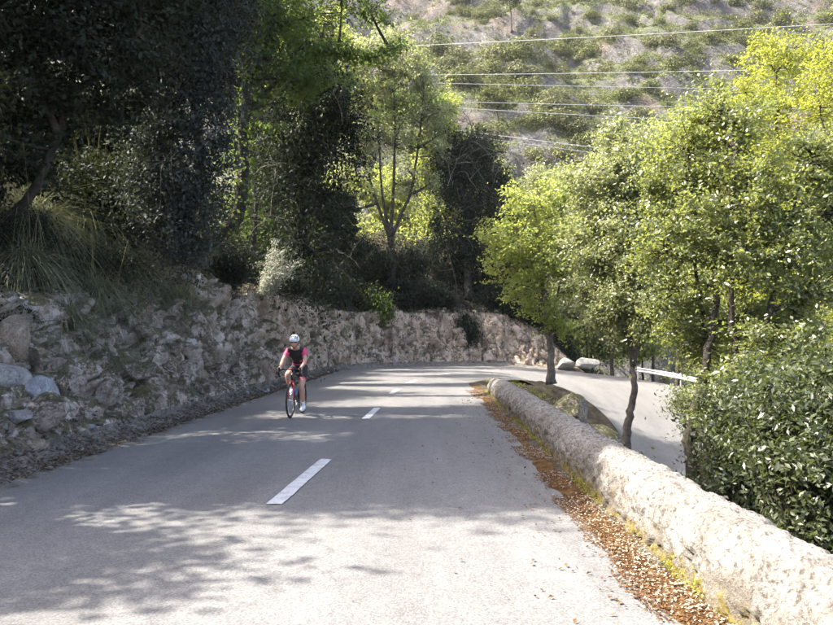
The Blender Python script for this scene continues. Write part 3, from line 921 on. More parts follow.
# ---- gravel of the left verge: loose stones, each its own
gs = [rock_mesh('stone', 200 + k, M['boulder_grey'] if k % 3 else M['boulder_tan'], 2) for k in range(7)]
rg = np.random.default_rng(12)
for i in range(110):
    s_ = 12 + 5 + 27 * rg.uniform() ** 1.2
    t_ = rg.uniform(0.1, 0.8)
    p = bank_pt(np.array([s_]), np.array([t_]))[0]
    o = bpy.data.objects.new('stone', gs[i % 7]); sz = 0.025 + 0.07 * rg.uniform() ** 2.2
    o.location = (p[0], p[1], p[2] + sz * 0.3)
    o.scale = (sz * rg.uniform(0.8, 1.4), sz * rg.uniform(0.8, 1.4), sz * rg.uniform(0.6, 0.9)); o.rotation_euler = rg.uniform(-0.5, 0.5, 3) + np.array([0, 0, rg.uniform(0, 6)])
    link(o, cutting)
# stones set in the rock face
fs_ = [rock_mesh('stone', 230 + k, M['rock'], 3, 0.14) for k in range(8)]
for i in range(230):
    a = rg.integers(0, RV.shape[0]); b = rg.integers(11, 46)
    p = RV[a, b]
    if p[0] > 7 or (p[1] < 7.5): continue
    o = bpy.data.objects.new('stone', fs_[i % 8]); sz = 0.09 + 0.22 * rg.uniform() ** 2
    o.location = p; o.scale = (sz * rg.uniform(0.7, 1.3), sz * rg.uniform(0.7, 1.3), sz * rg.uniform(0.6, 1.3)); o.rotation_euler = rg.uniform(0, 6, 3)
    link(o, cutting)

# fine gravel between the loose stones
def pebbles():
    rg = np.random.default_rng(14); n = 5200
    t_ = (1 + 5 ** 0.5) / 2
    iv = unit(np.array([(-1, t_, 0), (1, t_, 0), (-1, -t_, 0), (1, -t_, 0), (0, -1, t_), (0, 1, t_), (0, -1, -t_), (0, 1, -t_), (t_, 0, -1), (t_, 0, 1), (-t_, 0, -1), (-t_, 0, 1)]))
    fi = np.array([(0, 11, 5), (0, 5, 1), (0, 1, 7), (0, 7, 10), (0, 10, 11), (1, 5, 9), (5, 11, 4), (11, 10, 2), (10, 7, 6), (7, 1, 8), (3, 9, 4), (3, 4, 2), (3, 2, 6), (3, 6, 8), (3, 8, 9), (4, 9, 5), (2, 4, 11), (6, 2, 10), (8, 6, 7), (9, 8, 1)])
    s_ = 16 + 32 * rg.uniform(0, 1, n) ** 1.3; tt_ = rg.uniform(0.05, 0.75, n)
    C = bank_pt(s_, tt_); r = 0.010 + 0.032 * rg.uniform(0, 1, n) ** 3
    V = (C[:, None] + iv[None] * r[:, None, None] * rg.uniform(0.6, 1.3, (n, 12, 1)) * np.array([1.1, 1.1, 0.75]) + np.array([0, 0, 0.006])).reshape(-1, 3)
    F = (fi[None] + (np.arange(n) * 12)[:, None, None]).reshape(-1, 3)
    tag(np_obj('verge_pebbles', V, F, M['gravel'], cutting), kind='stuff')
pebbles()
# mossy kerb strip
def kerb():
    ys = np.arange(7.5, 21, 0.07)
    prof = [(0.02, -0.05), (0.0, 0.035), (-0.11, 0.05), (-0.16, -0.05)]
    V = []
    for y in ys:
        x0 = -4.47 - 0.05 * math.sin(y * 0.5)
        for (dx, z) in prof:
            V.append((x0 + dx, y, z))
    V = np.array(V); V[:, 2] += 0.03 * (fbm(V * 3.5, 3, 4) - 0.62); V[:, 0] += 0.04 * (fbm(V * 2.5, 3, 6) - 0.5)
    tag(np_obj('kerb', V, grid_faces(len(ys), 4)[:, ::-1], M['kerb']), kind='structure')
kerb()

# ---- named boulders
p = P(22, 458, 8.6)
rock('boulder', 1, M['boulder_tan'], (p[0], p[1], 0.16), (0.30, 0.25, 0.19), (0.1, 0.1, 0.5), 'tan boulder lying alone on the verge beside the left kerb')
p = P(6, 338, 9.4)
rock('boulder', 7, M['boulder_tan'], (p[0] - 0.05, p[1] - 0.05, p[2] - 0.05), (0.3, 0.36, 0.44), (0.1, 0.2, 0.3), 'upright tan block on top of the pale block at left edge')
p = P(4, 385, 9.2)
rock('boulder', 8, M['boulder_white'], (p[0] + 0.05, p[1] - 0.15, p[2]), (0.34, 0.36, 0.40), (0.3, 0.1, 1.3), 'pale bluish white block under the upright tan block')
p = P(38, 392, 9.3)
rock('boulder', 9, M['boulder_grey'], (p[0] + 0.16, p[1] - 0.25, p[2] - 0.06), (0.22, 0.24, 0.30), (0.2, -0.2, 0.3), 'dark grey blue angular rock right of the pale block')
p = P(24, 410, 9.0)
rock('boulder', 10, M['boulder_white'], (p[0] + 0.12, p[1] - 0.35, p[2] - 0.06), (0.19, 0.17, 0.11), (0.1, 0.1, 0.2), 'small flat white stone in front of the grey blue rock')
rock('boulder', 21, M['boulder_moss'], (4.55, 22.4, -0.75), (0.6, 0.95, 0.6), (0.2, 0.25, 0.3), 'rounded mossy grey boulder behind the wall beside the slender tree')
rock('boulder', 22, M['boulder_moss'], (5.3, 21.2, -1.55), (0.6, 1.0, 0.5), (0.1, 0.4, 0.2), 'lower mossy boulder sloping to the lower road')
for k, (px, Yd, sx, sz, lb) in enumerate([(567, 41.6, 0.65, 0.42, 'left one of two white boulders at the far edge of the hairpin'), (590, 40.8, 0.85, 0.45, 'right larger one of two white boulders at the far edge of the hairpin')]):
    q = P(px, 366, Yd)
    rock('boulder', 31 + k, M['boulder_white'], (q[0], q[1] + 0.8, q[2] + 0.1), (sx, 0.7, sz), (0, 0, k), lb)

# ================================================================== TREES ON THE RIGHT
def valley_ground(x, y):
    if y > 33.4: t = math.hypot(x - 4.8, y - 33.4) - 9.1; z0 = -0.9
    else: t = x - 14.1; z0 = float(np.interp(y, [-12, 22, 30, 33.4], [-7.4, -3.0, -1.95, -1.35]))
    return z0 - 0.62 * max(t - 0.6, 0) - 0.3
def iz(x, y): return float(island_z(np.array([x]), np.array([y]))[0])
def lob(px, py, Y, rpx, rpz, ry=None):
    """a lobe of crown given as it appears: centre pixel, depth, half width and half height in pixels"""
    c = P(px, py, Y); k = Y / FPX
    return (c[0], c[1], c[2], rpx * k, ry if ry else rpx * k, rpz * k)

# slender bright tree past the wall end
b = np.array([4.3, 24.2, 0.0])
tree('slender_tree', 'slender bright green tree behind the far end of the rounded wall', b,
     [([b, P(550, 350, 24.2), P(546, 320, 24.3), P(541, 270, 24.2), P(535, 210, 24.2)], 0.16, 0.03),
      ([P(550, 345, 24.2), P(556, 300, 24.0), P(568, 250, 23.9)], 0.07, 0.02)],
     [lob(538, 205, 24.2, 34, 26), lob(516, 240, 24, 30, 22), lob(560, 222, 24.4, 32, 30), lob(508, 272, 24, 26, 16), lob(545, 262, 24.2, 32, 26), lob(572, 270, 24, 26, 32), lob(526, 300, 24.3, 22, 16), lob(560, 318, 23.8, 20, 22), lob(498, 250, 24, 14, 12)],
     260, 58, 0.34, 0.11, L['bright'], M['bark_grey'], 41, limb_r=0.035)
# crooked tree behind the middle of the wall
b = np.array([4.9, 17.0, iz(4.9, 17.0)])
tree('crooked_tree', 'tree with one crooked bare trunk rising behind the middle of the wall', b,
     [([b, P(624, 437, 17), P(627, 415, 17), P(633, 392, 17), P(631, 365, 17), P(629, 320, 17), P(625, 250, 17), P(620, 190, 17)], 0.13, 0.03),
      ([P(631, 365, 17), P(645, 320, 16.6), P(655, 260, 16.5)], 0.07, 0.02), ([P(630, 345, 17), P(606, 300, 17.3), P(597, 240, 17.5)], 0.06, 0.02)],
     [lob(604, 190, 17.3, 36, 34), lob(640, 170, 17, 36, 34), lob(592, 240, 17.3, 26, 32), lob(630, 235, 16.7, 40, 36), lob(665, 215, 17, 34, 40), lob(600, 295, 17.3, 26, 34), lob(640, 300, 16.5, 34, 36), lob(612, 322, 17.2, 26, 18), lob(655, 318, 17.5, 22, 18), lob(622, 135, 17.4, 22, 20)],
     600, 72, 0.29, 0.082, L['olive'], M['bark_grey'], 42)
# many-stemmed big tree at the right
b = np.array([5.1, 13.2, iz(5.1, 13.2)])
tree('many_stemmed_tree', 'big many-stemmed glossy-leaved tree standing behind the near wall at right', b,
     [([b, P(688, 455, 13.2), P(684, 430, 13.2), P(700, 380, 13), P(712, 320, 13), P(716, 250, 13), P(720, 180, 13)], 0.15, 0.03),
      ([b + [0.1, 0, 0], P(700, 460, 13.1), P(716, 420, 12.8), P(735, 370, 12.6), P(728, 310, 12.6), P(730, 230, 12.6), P(735, 150, 12.6)], 0.12, 0.03),
      ([P(690, 440, 13.2), P(706, 340, 13.4), P(696, 280, 13.5), P(690, 200, 13.6)], 0.07, 0.02),
      ([P(735, 370, 12.6), P(765, 320, 12.5), P(785, 250, 12.6), P(800, 180, 12.8)], 0.09, 0.02)],
     [lob(690, 160, 13.4, 40, 40), lob(725, 120, 13.2, 40, 34), lob(700, 225, 13, 40, 36), lob(750, 190, 12.8, 42, 40), lob(745, 260, 12.5, 40, 34), lob(790, 235, 12.6, 40, 50), lob(680, 300, 13.4, 30, 34), lob(800, 310, 12.8, 36, 40), lob(768, 350, 12.4, 40, 34), lob(665, 260, 13.4, 26, 26), lob(830, 230, 13, 40, 60), lob(815, 160, 13, 34, 34), lob(655, 195, 13.6, 20, 26), lob(710, 380, 13.0, 14, 20), lob(745, 375, 12.2, 26, 20), lob(700, 415, 12.4, 12, 14), lob(790, 380, 11.8, 30, 24), lob(760, 400, 11.5, 34, 30), lob(800, 430, 10.5, 36, 30), lob(700, 340, 14, 30, 24), lob(745, 320, 13.8, 34, 26), lob(820, 380, 12.6, 40, 30)],
     820, 74, 0.27, 0.07, L['carob'], M['bark'], 43)
# yellow-leaved trees behind, top right
b = np.array([15.3, 30.0, valley_ground(15.3, 30.0)])
tree('yellow_tree', 'tall tree with fresh yellow leaves at the top right, left of the taller one', b,
     [([b, P(770, 380, 30.0), P(775, 250, 30.0), P(778, 150, 29.8), P(780, 70, 29.8)], 0.17, 0.03), ([P(775, 230, 30.0), P(755, 160, 30.3), P(745, 100, 30.5)], 0.07, 0.02)],
     [lob(770, 62, 30.0, 26, 30), lob(796, 55, 30.3, 22, 28), lob(748, 100, 30.0, 22, 26), lob(785, 110, 29.7, 30, 30), lob(765, 160, 29.8, 30, 30), lob(800, 175, 30.0, 26, 30), lob(775, 230, 30.1, 34, 40), lob(770, 300, 30.1, 30, 40)],
     300, 62, 0.46, 0.11, L['spring'], M['bark'], 44)
b = np.array([15.9, 25.8, valley_ground(15.9, 25.8)])
tree('yellow_tree', 'tall yellow-green tree cut by the right photo edge', b,
     [([b, P(860, 330, 25.8), P(855, 200, 25.8), P(850, 90, 25.8), P(846, 40, 25.8)], 0.18, 0.03), ([P(856, 220, 25.8), P(828, 150, 25.4), P(820, 100, 25.4)], 0.08, 0.02)],
     [lob(836, 70, 25.8, 26, 36), lob(862, 60, 26.0, 34, 50), lob(822, 110, 25.5, 24, 26), lob(850, 140, 25.8, 40, 40), lob(880, 150, 25.8, 40, 60), lob(840, 210, 25.8, 40, 40), lob(830, 280, 26.0, 36, 40), lob(850, 350, 26.0, 40, 40)],
     300, 62, 0.42, 0.105, L['spring'], M['bark'], 45)
# dense shrubs right behind the wall
for k, (lb, bx, by, lobs, sd, mt, nc) in enumerate([
        ('dense dark leafy bush pressed against the near wall at the right edge', 3.7, 6.6,
         [lob(800, 460, 6.6, 60, 40, 0.6), lob(780, 420, 7.0, 60, 36, 0.6), lob(835, 400, 6.8, 50, 50, 0.6), lob(850, 480, 6.2, 60, 60, 0.5), lob(815, 520, 6.4, 40, 36, 0.4)], 46, 'bush', 400),
        ('leafy dark bush behind the wall left of the edge bush', 4.2, 9.0,
         [lob(745, 440, 9.2, 44, 40, 0.6), lob(720, 480, 9.0, 24, 26, 0.5), lob(770, 400, 9.4, 44, 36, 0.6), lob(720, 410, 9.6, 26, 24, 0.5), lob(775, 470, 8.8, 44, 34, 0.5), lob(740, 500, 8.9, 30, 26, 0.4)], 47, 'bush', 400),
        ('small pale green bush overhanging the lower road left of the dark trunk', 6.0, 15.2,
         [lob(680, 398, 15.4, 14, 12, 0.5), lob(690, 412, 15.2, 14, 14, 0.4)], 48, 'olive', 50)]):
    shrub('leafy_bush', lb, (bx, by, iz(bx, by)), lobs, nc, 66, 0.19 if k < 2 else 0.24, 0.078 if k < 2 else 0.075, L[mt], M['bark'], sd)
# trees of the valley side behind, beyond the lower road
def bz(s, t): return float(bank_pt(np.array([s]), np.array([t]))[0][2])
for k, (px, pt, Yd, rp, hp, mt, lb) in enumerate([
        (700, 210, 38, 46, 110, 'bright', 'bright green tree beyond the guard rail behind the many-stemmed tree'),
        (770, 260, 32, 50, 120, 'spring', 'yellow-green tree beyond the lower road glimpsed through the big crown'),
        (650, 270, 46, 34, 66, 'olive', 'grey-green tree at the start of the guard rail'),
        (845, 300, 26, 60, 140, 'olive', 'grey-green tree beyond the lower road at the right edge'),
        (590, 325, 46, 30, 34, 'carob', 'low dark tree behind the white boulders'),
        (640, 335, 47, 26, 24, 'bright', 'low bright green tree behind the guard rail start'),
        (610, 250, 44, 40, 70, 'olive', 'tall grey-green tree beyond the hairpin behind the crooked tree'),
        (675, 180, 40, 40, 70, 'olive', 'tall grey-green tree beyond the hairpin, right of the crooked tree top'),
        (720, 320, 36, 40, 66, 'carob', 'glossy dark tree beyond the guard rail behind the multi stems'),
        (585, 215, 52, 34, 50, 'carob', 'dark tree far behind the hairpin between slender and crooked trees'),
        (810, 360, 28.5, 60, 80, 'carob', 'glossy dark tree low beyond the lower road at right'),
        (740, 150, 36, 44, 60, 'bright', 'green crown between the yellow tree and the many-stemmed tree')]):
    c = P(px, pt, Yd); kk = Yd / FPX
    zb = valley_ground(c[0], c[1])
    b = np.array([c[0], c[1], zb])
    rg = np.random.default_rng(300 + k)
    lobs = [(c[0] + rg.uniform(-.7, .7) * rp * kk, c[1] + rg.uniform(-.8, .8), c[2] + rg.uniform(-.75, .75) * hp * kk, rp * kk * rg.uniform(.4, .65), rp * kk * .5, hp * kk * rg.uniform(.22, .34)) for _ in range(9)]
    tree('valley_tree', lb, b, [([b, (b + c) / 2 + [0.1, 0, 0], c + [0, 0, hp * kk * .6]], 0.16, 0.03)], lobs, 220, 50, 0.011 * Yd + 0.1, 0.0034 * Yd + 0.02, L[mt], M['bark'], 320 + k, group='trees beyond the lower road')

# yellow-green grass at the tip of the slope
rg = np.random.default_rng(60)
n = 260
cx = rg.normal(3.7, 1.0, n); cy = rg.normal(24.2, 1.2, n); ok = (cx > 2.2) & (cx < 6) & (((cx - 4.15) ** 2 + np.maximum(cy - 24.4, 0) ** 2) < 5.5) & (cy > 20.5)
C = np.stack([cx, cy, island_z(cx, cy) + 0.05], 1)[ok]
V, F, t = blades(C, 5200, 0.2, 0.012, rg, 0.8, 0.8, 0.25)
n = 1500
cx = rg.uniform(2.3, 7.2, n); cy = rg.uniform(17, 27, n); ok = ((cx - 4.15) ** 2 + np.maximum(cy - 24.4, 0) ** 2) < 6.2
C2 = np.stack([cx, cy, island_z(cx, cy) + 0.04], 1)[ok]
V2, F2, t2 = blades(C2[C2[:, 1] < 24.5], 12000, 0.2, 0.014, rg, 0.9, 0.9, 0.5)
tag(np_obj('grass', V2, F2, L['grass'], tint=t2), 'dull green grass on the mound between the two roads', 'grass', kind='stuff')
tag(np_obj('grass', V, F, L['yellow_grass'], tint=t), 'sunlit yellow-green grass behind the far end of the wall', 'grass', kind='stuff')
# brushy ground cover of the slope
n = 30000
cx = rg.uniform(2.2, 6.6, n); cy = rg.uniform(2, 25, n)
C = np.stack([cx, cy, island_z(cx, cy) + rg.exponential(0.10, n)], 1)
keep = ~((cy > 19) & (cx > 4.4)); C = C[keep]
tag(leaf_obj('ground_cover', C, np.tile([0, 0, 1.0], (len(C), 1)), 0.075, rg, L['carob'], None, spread=0.9), 'low leafy ground cover on the slope below the wall', 'ground cover', kind='stuff')

# ---- guard rail of the lower road
def guard_rail():
    i0 = int(np.argmin(abs(OS - (S_BEND0 + 0.77 * (S_BEND1 - S_BEND0)))))
    idx = np.arange(i0, len(OP) - 60, 4)
    base = OP[idx].copy(); base[:, :2] += ON[idx] * 0.35
    root = empty('guard_rail', base[0]); tag(root, 'white steel guard rail along the outer edge of the lower road', 'guard rail')
    prof = [(0.0, 0.26), (0.05, 0.235), (0.05, 0.18), (0.0, 0.145), (0.0, 0.115), (0.05, 0.08), (0.05, 0.025), (0.0, 0.0)]
    V = []
    for p_, n_ in zip(base, ON[idx]):
        for (d, h) in prof: V.append((p_[0] - n_[0] * d - base[0][0], p_[1] - n_[1] * d - base[0][1], p_[2] + 0.42 + h - base[0][2]))
    V = np.array(V); Vb = V.copy(); nrm = np.repeat(ON[idx], len(prof), 0); Vb[:, :2] += nrm * 0.008
    m = len(idx); F = grid_faces(m, len(prof)); n0 = len(V)
    np_obj('rail_beam', np.concatenate([V, Vb]), np.concatenate([F, F[:, ::-1] + n0]), M['galv'], root, smooth_shade=True)
    for j in range(0, m, 7):
        p_ = base[j] - base[0]; n_ = ON[idx[j]]
        MB().box((p_[0] + n_[0] * 0.07, p_[1] + n_[1] * 0.07, p_[2] + 0.2), (0.06, 0.1, 1.1)).build('rail_post', M['galv'], root, False)
guard_rail()

# ================================================================== LEFT BANK
S_OF_Y = lambda y: float(np.interp(y, OP[:455, 1], OS[:455]))
def on_bank(px, Y, t):
    """foot of a plant on the bank of the straight"""
    return bank_pt(np.array([S_OF_Y(Y)]), np.array([t]))[0]

b = on_bank(0, 12.5, 3.6)
tree('leaning_tree', 'dark evergreen oak with leaning trunk at the top left edge', b,
     [([b, P(30, 185, 12.5), P(52, 130, 12.7), P(66, 70, 12.8), P(70, 0, 13), P(75, -60, 13)], 0.1, 0.04), ([P(52, 130, 12.7), P(25, 80, 12.3), P(5, 40, 12)], 0.08, 0.03), ([P(60, 90, 12.7), P(105, 60, 12.4), P(135, 20, 12.2)], 0.08, 0.03)],
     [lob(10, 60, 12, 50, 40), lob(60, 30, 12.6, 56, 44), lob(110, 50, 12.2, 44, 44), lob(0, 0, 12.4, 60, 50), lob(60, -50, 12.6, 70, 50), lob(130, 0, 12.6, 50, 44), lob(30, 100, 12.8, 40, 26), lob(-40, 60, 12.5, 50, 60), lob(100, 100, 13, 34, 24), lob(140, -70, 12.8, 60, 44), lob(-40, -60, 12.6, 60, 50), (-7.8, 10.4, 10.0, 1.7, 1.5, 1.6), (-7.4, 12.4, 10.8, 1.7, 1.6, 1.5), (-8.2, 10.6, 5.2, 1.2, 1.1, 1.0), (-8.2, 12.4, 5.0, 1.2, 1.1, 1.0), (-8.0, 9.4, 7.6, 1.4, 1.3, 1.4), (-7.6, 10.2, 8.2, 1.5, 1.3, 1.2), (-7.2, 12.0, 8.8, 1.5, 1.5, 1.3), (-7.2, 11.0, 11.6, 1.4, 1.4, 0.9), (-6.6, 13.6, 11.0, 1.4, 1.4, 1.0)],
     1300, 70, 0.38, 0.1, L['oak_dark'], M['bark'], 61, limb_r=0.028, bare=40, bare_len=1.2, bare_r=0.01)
b = on_bank(0, 15.5, 3.0)
tree('hanging_oak', 'broad dark oak hanging down over the bank, lens-flare haze painted grey-blue into its leaves', b,
     [([b, P(200, 200, 15.6), P(195, 120, 15.6), P(180, 40, 15.6), P(178, -40, 15.6)], 0.19, 0.05), ([P(196, 130, 15.6), P(150, 90, 15), P(130, 40, 15)], 0.08, 0.03)],
     [lob(170, 40, 15, 46, 46), lob(205, 70, 15.2, 34, 44), lob(150, 110, 14.8, 34, 40), lob(190, 140, 14.9, 40, 40), lob(160, 190, 15, 36, 40), lob(205, 200, 15.2, 26, 44), lob(140, 160, 15, 26, 34), lob(180, -20, 15.4, 60, 44), lob(215, 10, 15.6, 34, 44), lob(170, -90, 15.6, 70, 50), lob(130, 40, 15, 30, 40), lob(180, 235, 15.2, 26, 24), (-7.2, 15.4, 11.6, 1.7, 1.6, 1.5), (-6.6, 17.2, 12.2, 1.8, 1.6, 1.5), (-5.4, 15.6, 9.6, 1.4, 1.4, 1.2)],
     1080, 74, 0.37, 0.085, L['oak_flare'], M['bark'], 62, droop=0.5, limb_r=0.03, bare=50, bare_len=1.5, bare_r=0.012)
b = on_bank(0, 19, 2.6)
tree('ivy_clad_tree', 'tall tree with green ivy wrapped round its upright trunk', b,
     [([b, P(238, 220, 19), P(240, 150, 19), P(244, 80, 19), P(246, 20, 19), P(250, -60, 19)], 0.22, 0.09), ([P(244, 80, 19), P(262, 40, 18.8), P(275, 0, 18.6)], 0.1, 0.04), ([P(242, 110, 19), P(300, 50, 19.5), P(330, 44, 20), P(345, 48, 20.5), P(372, 54, 21), P(400, 40, 21)], 0.07, 0.02)],
     [lob(250, 10, 19, 40, 26), lob(300, 20, 19, 40, 26), lob(340, 0, 20, 36, 22), lob(285, 60, 19, 34, 26), lob(250, -50, 19, 60, 40), lob(330, -60, 19.5, 60, 40), lob(310, 80, 19.4, 30, 24), lob(265, 110, 19, 18, 30), lob(370, 10, 20.5, 24, 16), (-6.6, 19.6, 12.3, 1.8, 1.8, 1.6), (-6.0, 22.0, 12.8, 1.8, 1.8, 1.5), (-4.6, 20.6, 11.6, 1.5, 1.5, 1.2)],
     400, 60, 0.36, 0.10, L['ivy'], M['bark'], 63, bare=40, bare_len=1.8, bare_r=0.016, ivy=(L['ivy'], 5200, 0.42))
b = on_bank(0, 24, 2.6)
tree('ivy_column_tree', 'dark trunk smothered in hanging ivy behind the cyclist', b,
     [([b, P(300, 260, 24), P(304, 180, 24), P(310, 100, 24), P(318, 30, 24)], 0.26, 0.09), ([P(304, 180, 24), P(330, 120, 24.5), P(350, 70, 25)], 0.1, 0.03)],
     [lob(300, 120, 24, 34, 36), lob(322, 160, 24, 26, 44), lob(290, 180, 23.6, 26, 44), lob(330, 90, 24.4, 34, 34), lob(318, 225, 23.8, 22, 44), lob(290, 240, 23.6, 20, 26), lob(275, 140, 24, 20, 40), lob(345, 130, 25, 24, 30), lob(310, 40, 24.5, 40, 40), lob(340, 200, 24.5, 14, 44), lob(322, 280, 23.6, 16, 24), (-6.2, 25, 12.4, 1.8, 1.8, 1.6), (-5.6, 27.5, 11.5, 1.7, 1.7, 1.5)],
     430, 58, 0.44, 0.12, L['oak_dark'], M['bark'], 64, droop=1.0, bare=45, bare_len=2.2, bare_r=0.02, ivy=(L['ivy'], 2600, 0.45))
# two trees left of the frame that shade the near road
b = on_bank(0, 4.2, 3.4)
tree('roadside_oak', 'low dark oak outside the left photo edge beside the nearest road', b,
     [([b, b + [0.1, 0.1, 1.2], b + [0.2, 0, 2.2]], 0.14, 0.05)],
     [(b[0] + .1, 4.6, 5.4, 1.2, 1.1, 0.8), (b[0] - .3, 3.4, 5.2, 1.1, 1.0, 0.8), (b[0] + .2, 5.4, 5.0, 1.0, 0.9, 0.7)],
     140, 50, 0.5, 0.14, L['oak_dark'], M['bark'], 69, limb_r=0.02)
b = on_bank(0, 8.4, 3.3)
tree('roadside_oak', 'tall dark oak just outside the left photo edge', b,
     [([b, b + [0.1, 0.1, 2.5], b + [0.2, 0, 5.5]], 0.18, 0.05)],
     [(b[0] + .2, 7.4, 6.0, 1.4, 1.2, 1.4), (b[0] + .3, 8.8, 6.4, 1.4, 1.3, 1.4), (b[0], 7.6, 8.6, 1.5, 1.2, 1.4), (b[0] + .2, 9.2, 8.8, 1.5, 1.3, 1.4), (b[0] + .2, 8.0, 10.6, 1.3, 1.2, 1.1), (b[0] + .4, 9.6, 10.8, 1.3, 1.2, 1.0), (b[0] + .2, 7.3, 7.6, 1.0, 0.8, 0.9), (b[0] - .2, 7.2, 4.6, 1.1, 1.0, 0.9), (b[0] - .2, 9.0, 4.8, 1.1, 1.1, 0.9)],
     820, 60, 0.42, 0.15, L['oak_dark'], M['bark'], 68, limb_r=0.03)
# trees on top of the bank round the bend
def bend_base(px, t):
    best = None
    for f in np.linspace(0.1, 0.7, 200):
        s_ = S_BEND0 + f * (S_BEND1 - S_BEND0)
        q = bank_pt(np.array([s_]), np.array([t]))[0]
        d = abs(428 + q[0] / q[1] * FPX - px)
        if best is None or d < best[0]: best = (d, q)
    return best[1]
b = bend_base(390, 4.0); Yb = b[1]
tree('forked_tree', 'dark forked tree on the bank above the bend, its trunk splitting into many stems', b,
     [([b, P(393, 262, Yb), P(390, 236, Yb)], 0.3, 0.22),
      ([P(390, 240, Yb), P(376, 200, Yb), P(360, 150, Yb), P(350, 90, Yb)], 0.12, 0.04), ([P(390, 238, Yb), P(394, 180, Yb), P(395, 120, Yb), P(392, 60, Yb)], 0.14, 0.04), ([P(390, 238, Yb), P(381, 190, Yb), P(378, 120, Yb)], 0.12, 0.04), ([P(391, 236, Yb), P(412, 190, Yb), P(420, 130, Yb), P(424, 90, Yb)], 0.13, 0.04)],
     [lob(345, 90, Yb, 28, 26), lob(375, 70, Yb, 34, 28), lob(405, 80, Yb, 30, 26), lob(430, 105, Yb, 22, 24), lob(360, 130, Yb, 24, 20), lob(400, 130, Yb, 30, 20), lob(435, 140, Yb, 18, 16), lob(385, 40, Yb, 30, 18), lob(350, 50, Yb, 26, 20), lob(345, 165, Yb, 14, 22), lob(420, 60, Yb, 18, 14), lob(368, 180, Yb, 10, 26), lob(408, 175, Yb, 10, 24), lob(430, 190, Yb, 10, 26), lob(350, 215, Yb, 8, 24)],
     500, 50, 0.6, 0.15, L['olive'], M['bark'], 65, bare=40, bare_len=3.4, bare_r=0.03, limb_r=0.12, twig=0.02)
b = bend_base(470, 3.4); Yb = b[1]
tree('dark_bend_tree', 'dark ivy-grown tree on the bank right of the forked tree', b,
     [([b, P(466, 262, Yb), P(468, 215, Yb), P(460, 180, Yb), P(455, 150, Yb)], 0.3, 0.1), ([P(468, 216, Yb), P(482, 195, Yb), P(505, 185, Yb)], 0.1, 0.03), ([P(467, 220, Yb), P(472, 180, Yb), P(480, 155, Yb)], 0.12, 0.04)],
     [lob(455, 165, Yb, 20, 24), lob(478, 160, Yb, 20, 20), lob(470, 140, Yb, 22, 14), lob(448, 200, Yb, 14, 26), lob(490, 200, Yb, 18, 16), lob(475, 230, Yb, 16, 24), lob(498, 175, Yb, 12, 10), lob(460, 245, Yb, 16, 20), lob(505, 215, Yb, 16, 22), lob(440, 230, Yb, 14, 22), lob(488, 250, Yb, 22, 18), lob(440, 165, Yb, 12, 16)],
     250, 52, 0.6, 0.17, L['oak_dark'], M['bark'], 66, droop=0.5, bare=40, bare_len=3.4, bare_r=0.03, ivy=(L['oak_dark'], 1500, 0.6), limb_r=0.1, twig=0.02)
# sunlit trees on the plateau behind them
for k, (px, pt, Yd, rp, hp, mt, lb) in enumerate([
        (352, 205, 58, 30, 46, 'bright', 'sunlit yellow-green thicket behind the left stems of the forked tree'),
        (425, 190, 58, 30, 60, 'bright', 'sunlit yellow-green thicket right of the forked trunk'),
        (440, 120, 56, 22, 34, 'bright', 'bright green crown showing above the dark bend tree'),
        (300, 60, 40, 60, 60, 'bright', 'bright green crown high behind the ivy-clad tree'),
        (270, 190, 34, 40, 70, 'ivy', 'dark green tree deep in the shade behind the hanging oak'),
        (455, 225, 60, 40, 24, 'bright', 'low bright thicket between the trunks at the bend'),
        (520, 235, 58, 34, 40, 'carob', 'dark green thicket behind the slender bright tree'),
        (110, 150, 19, 70, 60, 'oak_dark', 'dark oak on the upper slope behind the straw tussock'),
        (20, 120, 18, 70, 70, 'oak_dark', 'dark oak on the upper slope behind the leaning trunk'),
        (335, 215, 55, 26, 40, 'bright', 'green sunlit thicket left of the forked tree low down'),
        (385, 200, 60, 30, 46, 'bright', 'yellow-green thicket straight behind the forked trunk'),
        (470, 200, 60, 34, 50, 'olive', 'grey-green thicket behind the dark ivy-grown tree'),
        (545, 200, 62, 34, 44, 'olive', 'grey-green thicket behind the slender tree crown'),
        (250, 150, 30, 46, 90, 'oak_dark', 'tall dark oak on the bank between the ivy-clad trees'),
        (285, 190, 38, 40, 80, 'oak_dark', 'tall dark oak on the bank left of the bend'),
        (330, 230, 42, 26, 44, 'oak_dark', 'dark oak above the start of the bend'),
        (60, 200, 16, 70, 60, 'oak_dark', 'low dark oak on the slope behind the big tussock'),
        (345, 110, 48, 30, 60, 'oak_dark', 'dark oak behind the left part of the forked crown'),
        (330, 240, 46, 22, 50, 'oak_dark', 'dark bushy oak left of the forked trunk foot'),
        (410, 100, 54, 40, 36, 'ivy', 'green crown behind the forked tree top'),
        (470, 180, 56, 34, 46, 'oak_dark', 'dark oak behind the ivy-grown tree at the bend')]):
    c = P(px, pt, Yd); kk = Yd / FPX
    b = np.array([c[0], c[1], c[2] - hp * kk - 1.2])
    rg = np.random.default_rng(400 + k)
    lobs = [(c[0] + rg.uniform(-.7, .7) * rp * kk, c[1] + rg.uniform(-1, 1), c[2] + rg.uniform(-.75, .75) * hp * kk, rp * kk * rg.uniform(.4, .6), rp * kk * .5, hp * kk * rg.uniform(.25, .36)) for _ in range(9)]
    tree('thicket_tree', lb, b, [([b, (b + c) / 2 + [0.2, 0, 0], c + [0, 0, hp * kk * .5]], 0.16, 0.04)], lobs, 230, 44, 0.5 * (kk * 12.5) if kk > 0.05 else 0.5, 0.17 if kk > 0.05 else 0.12, L[mt], M['bark'], 420 + k, group='trees of the upper slope')

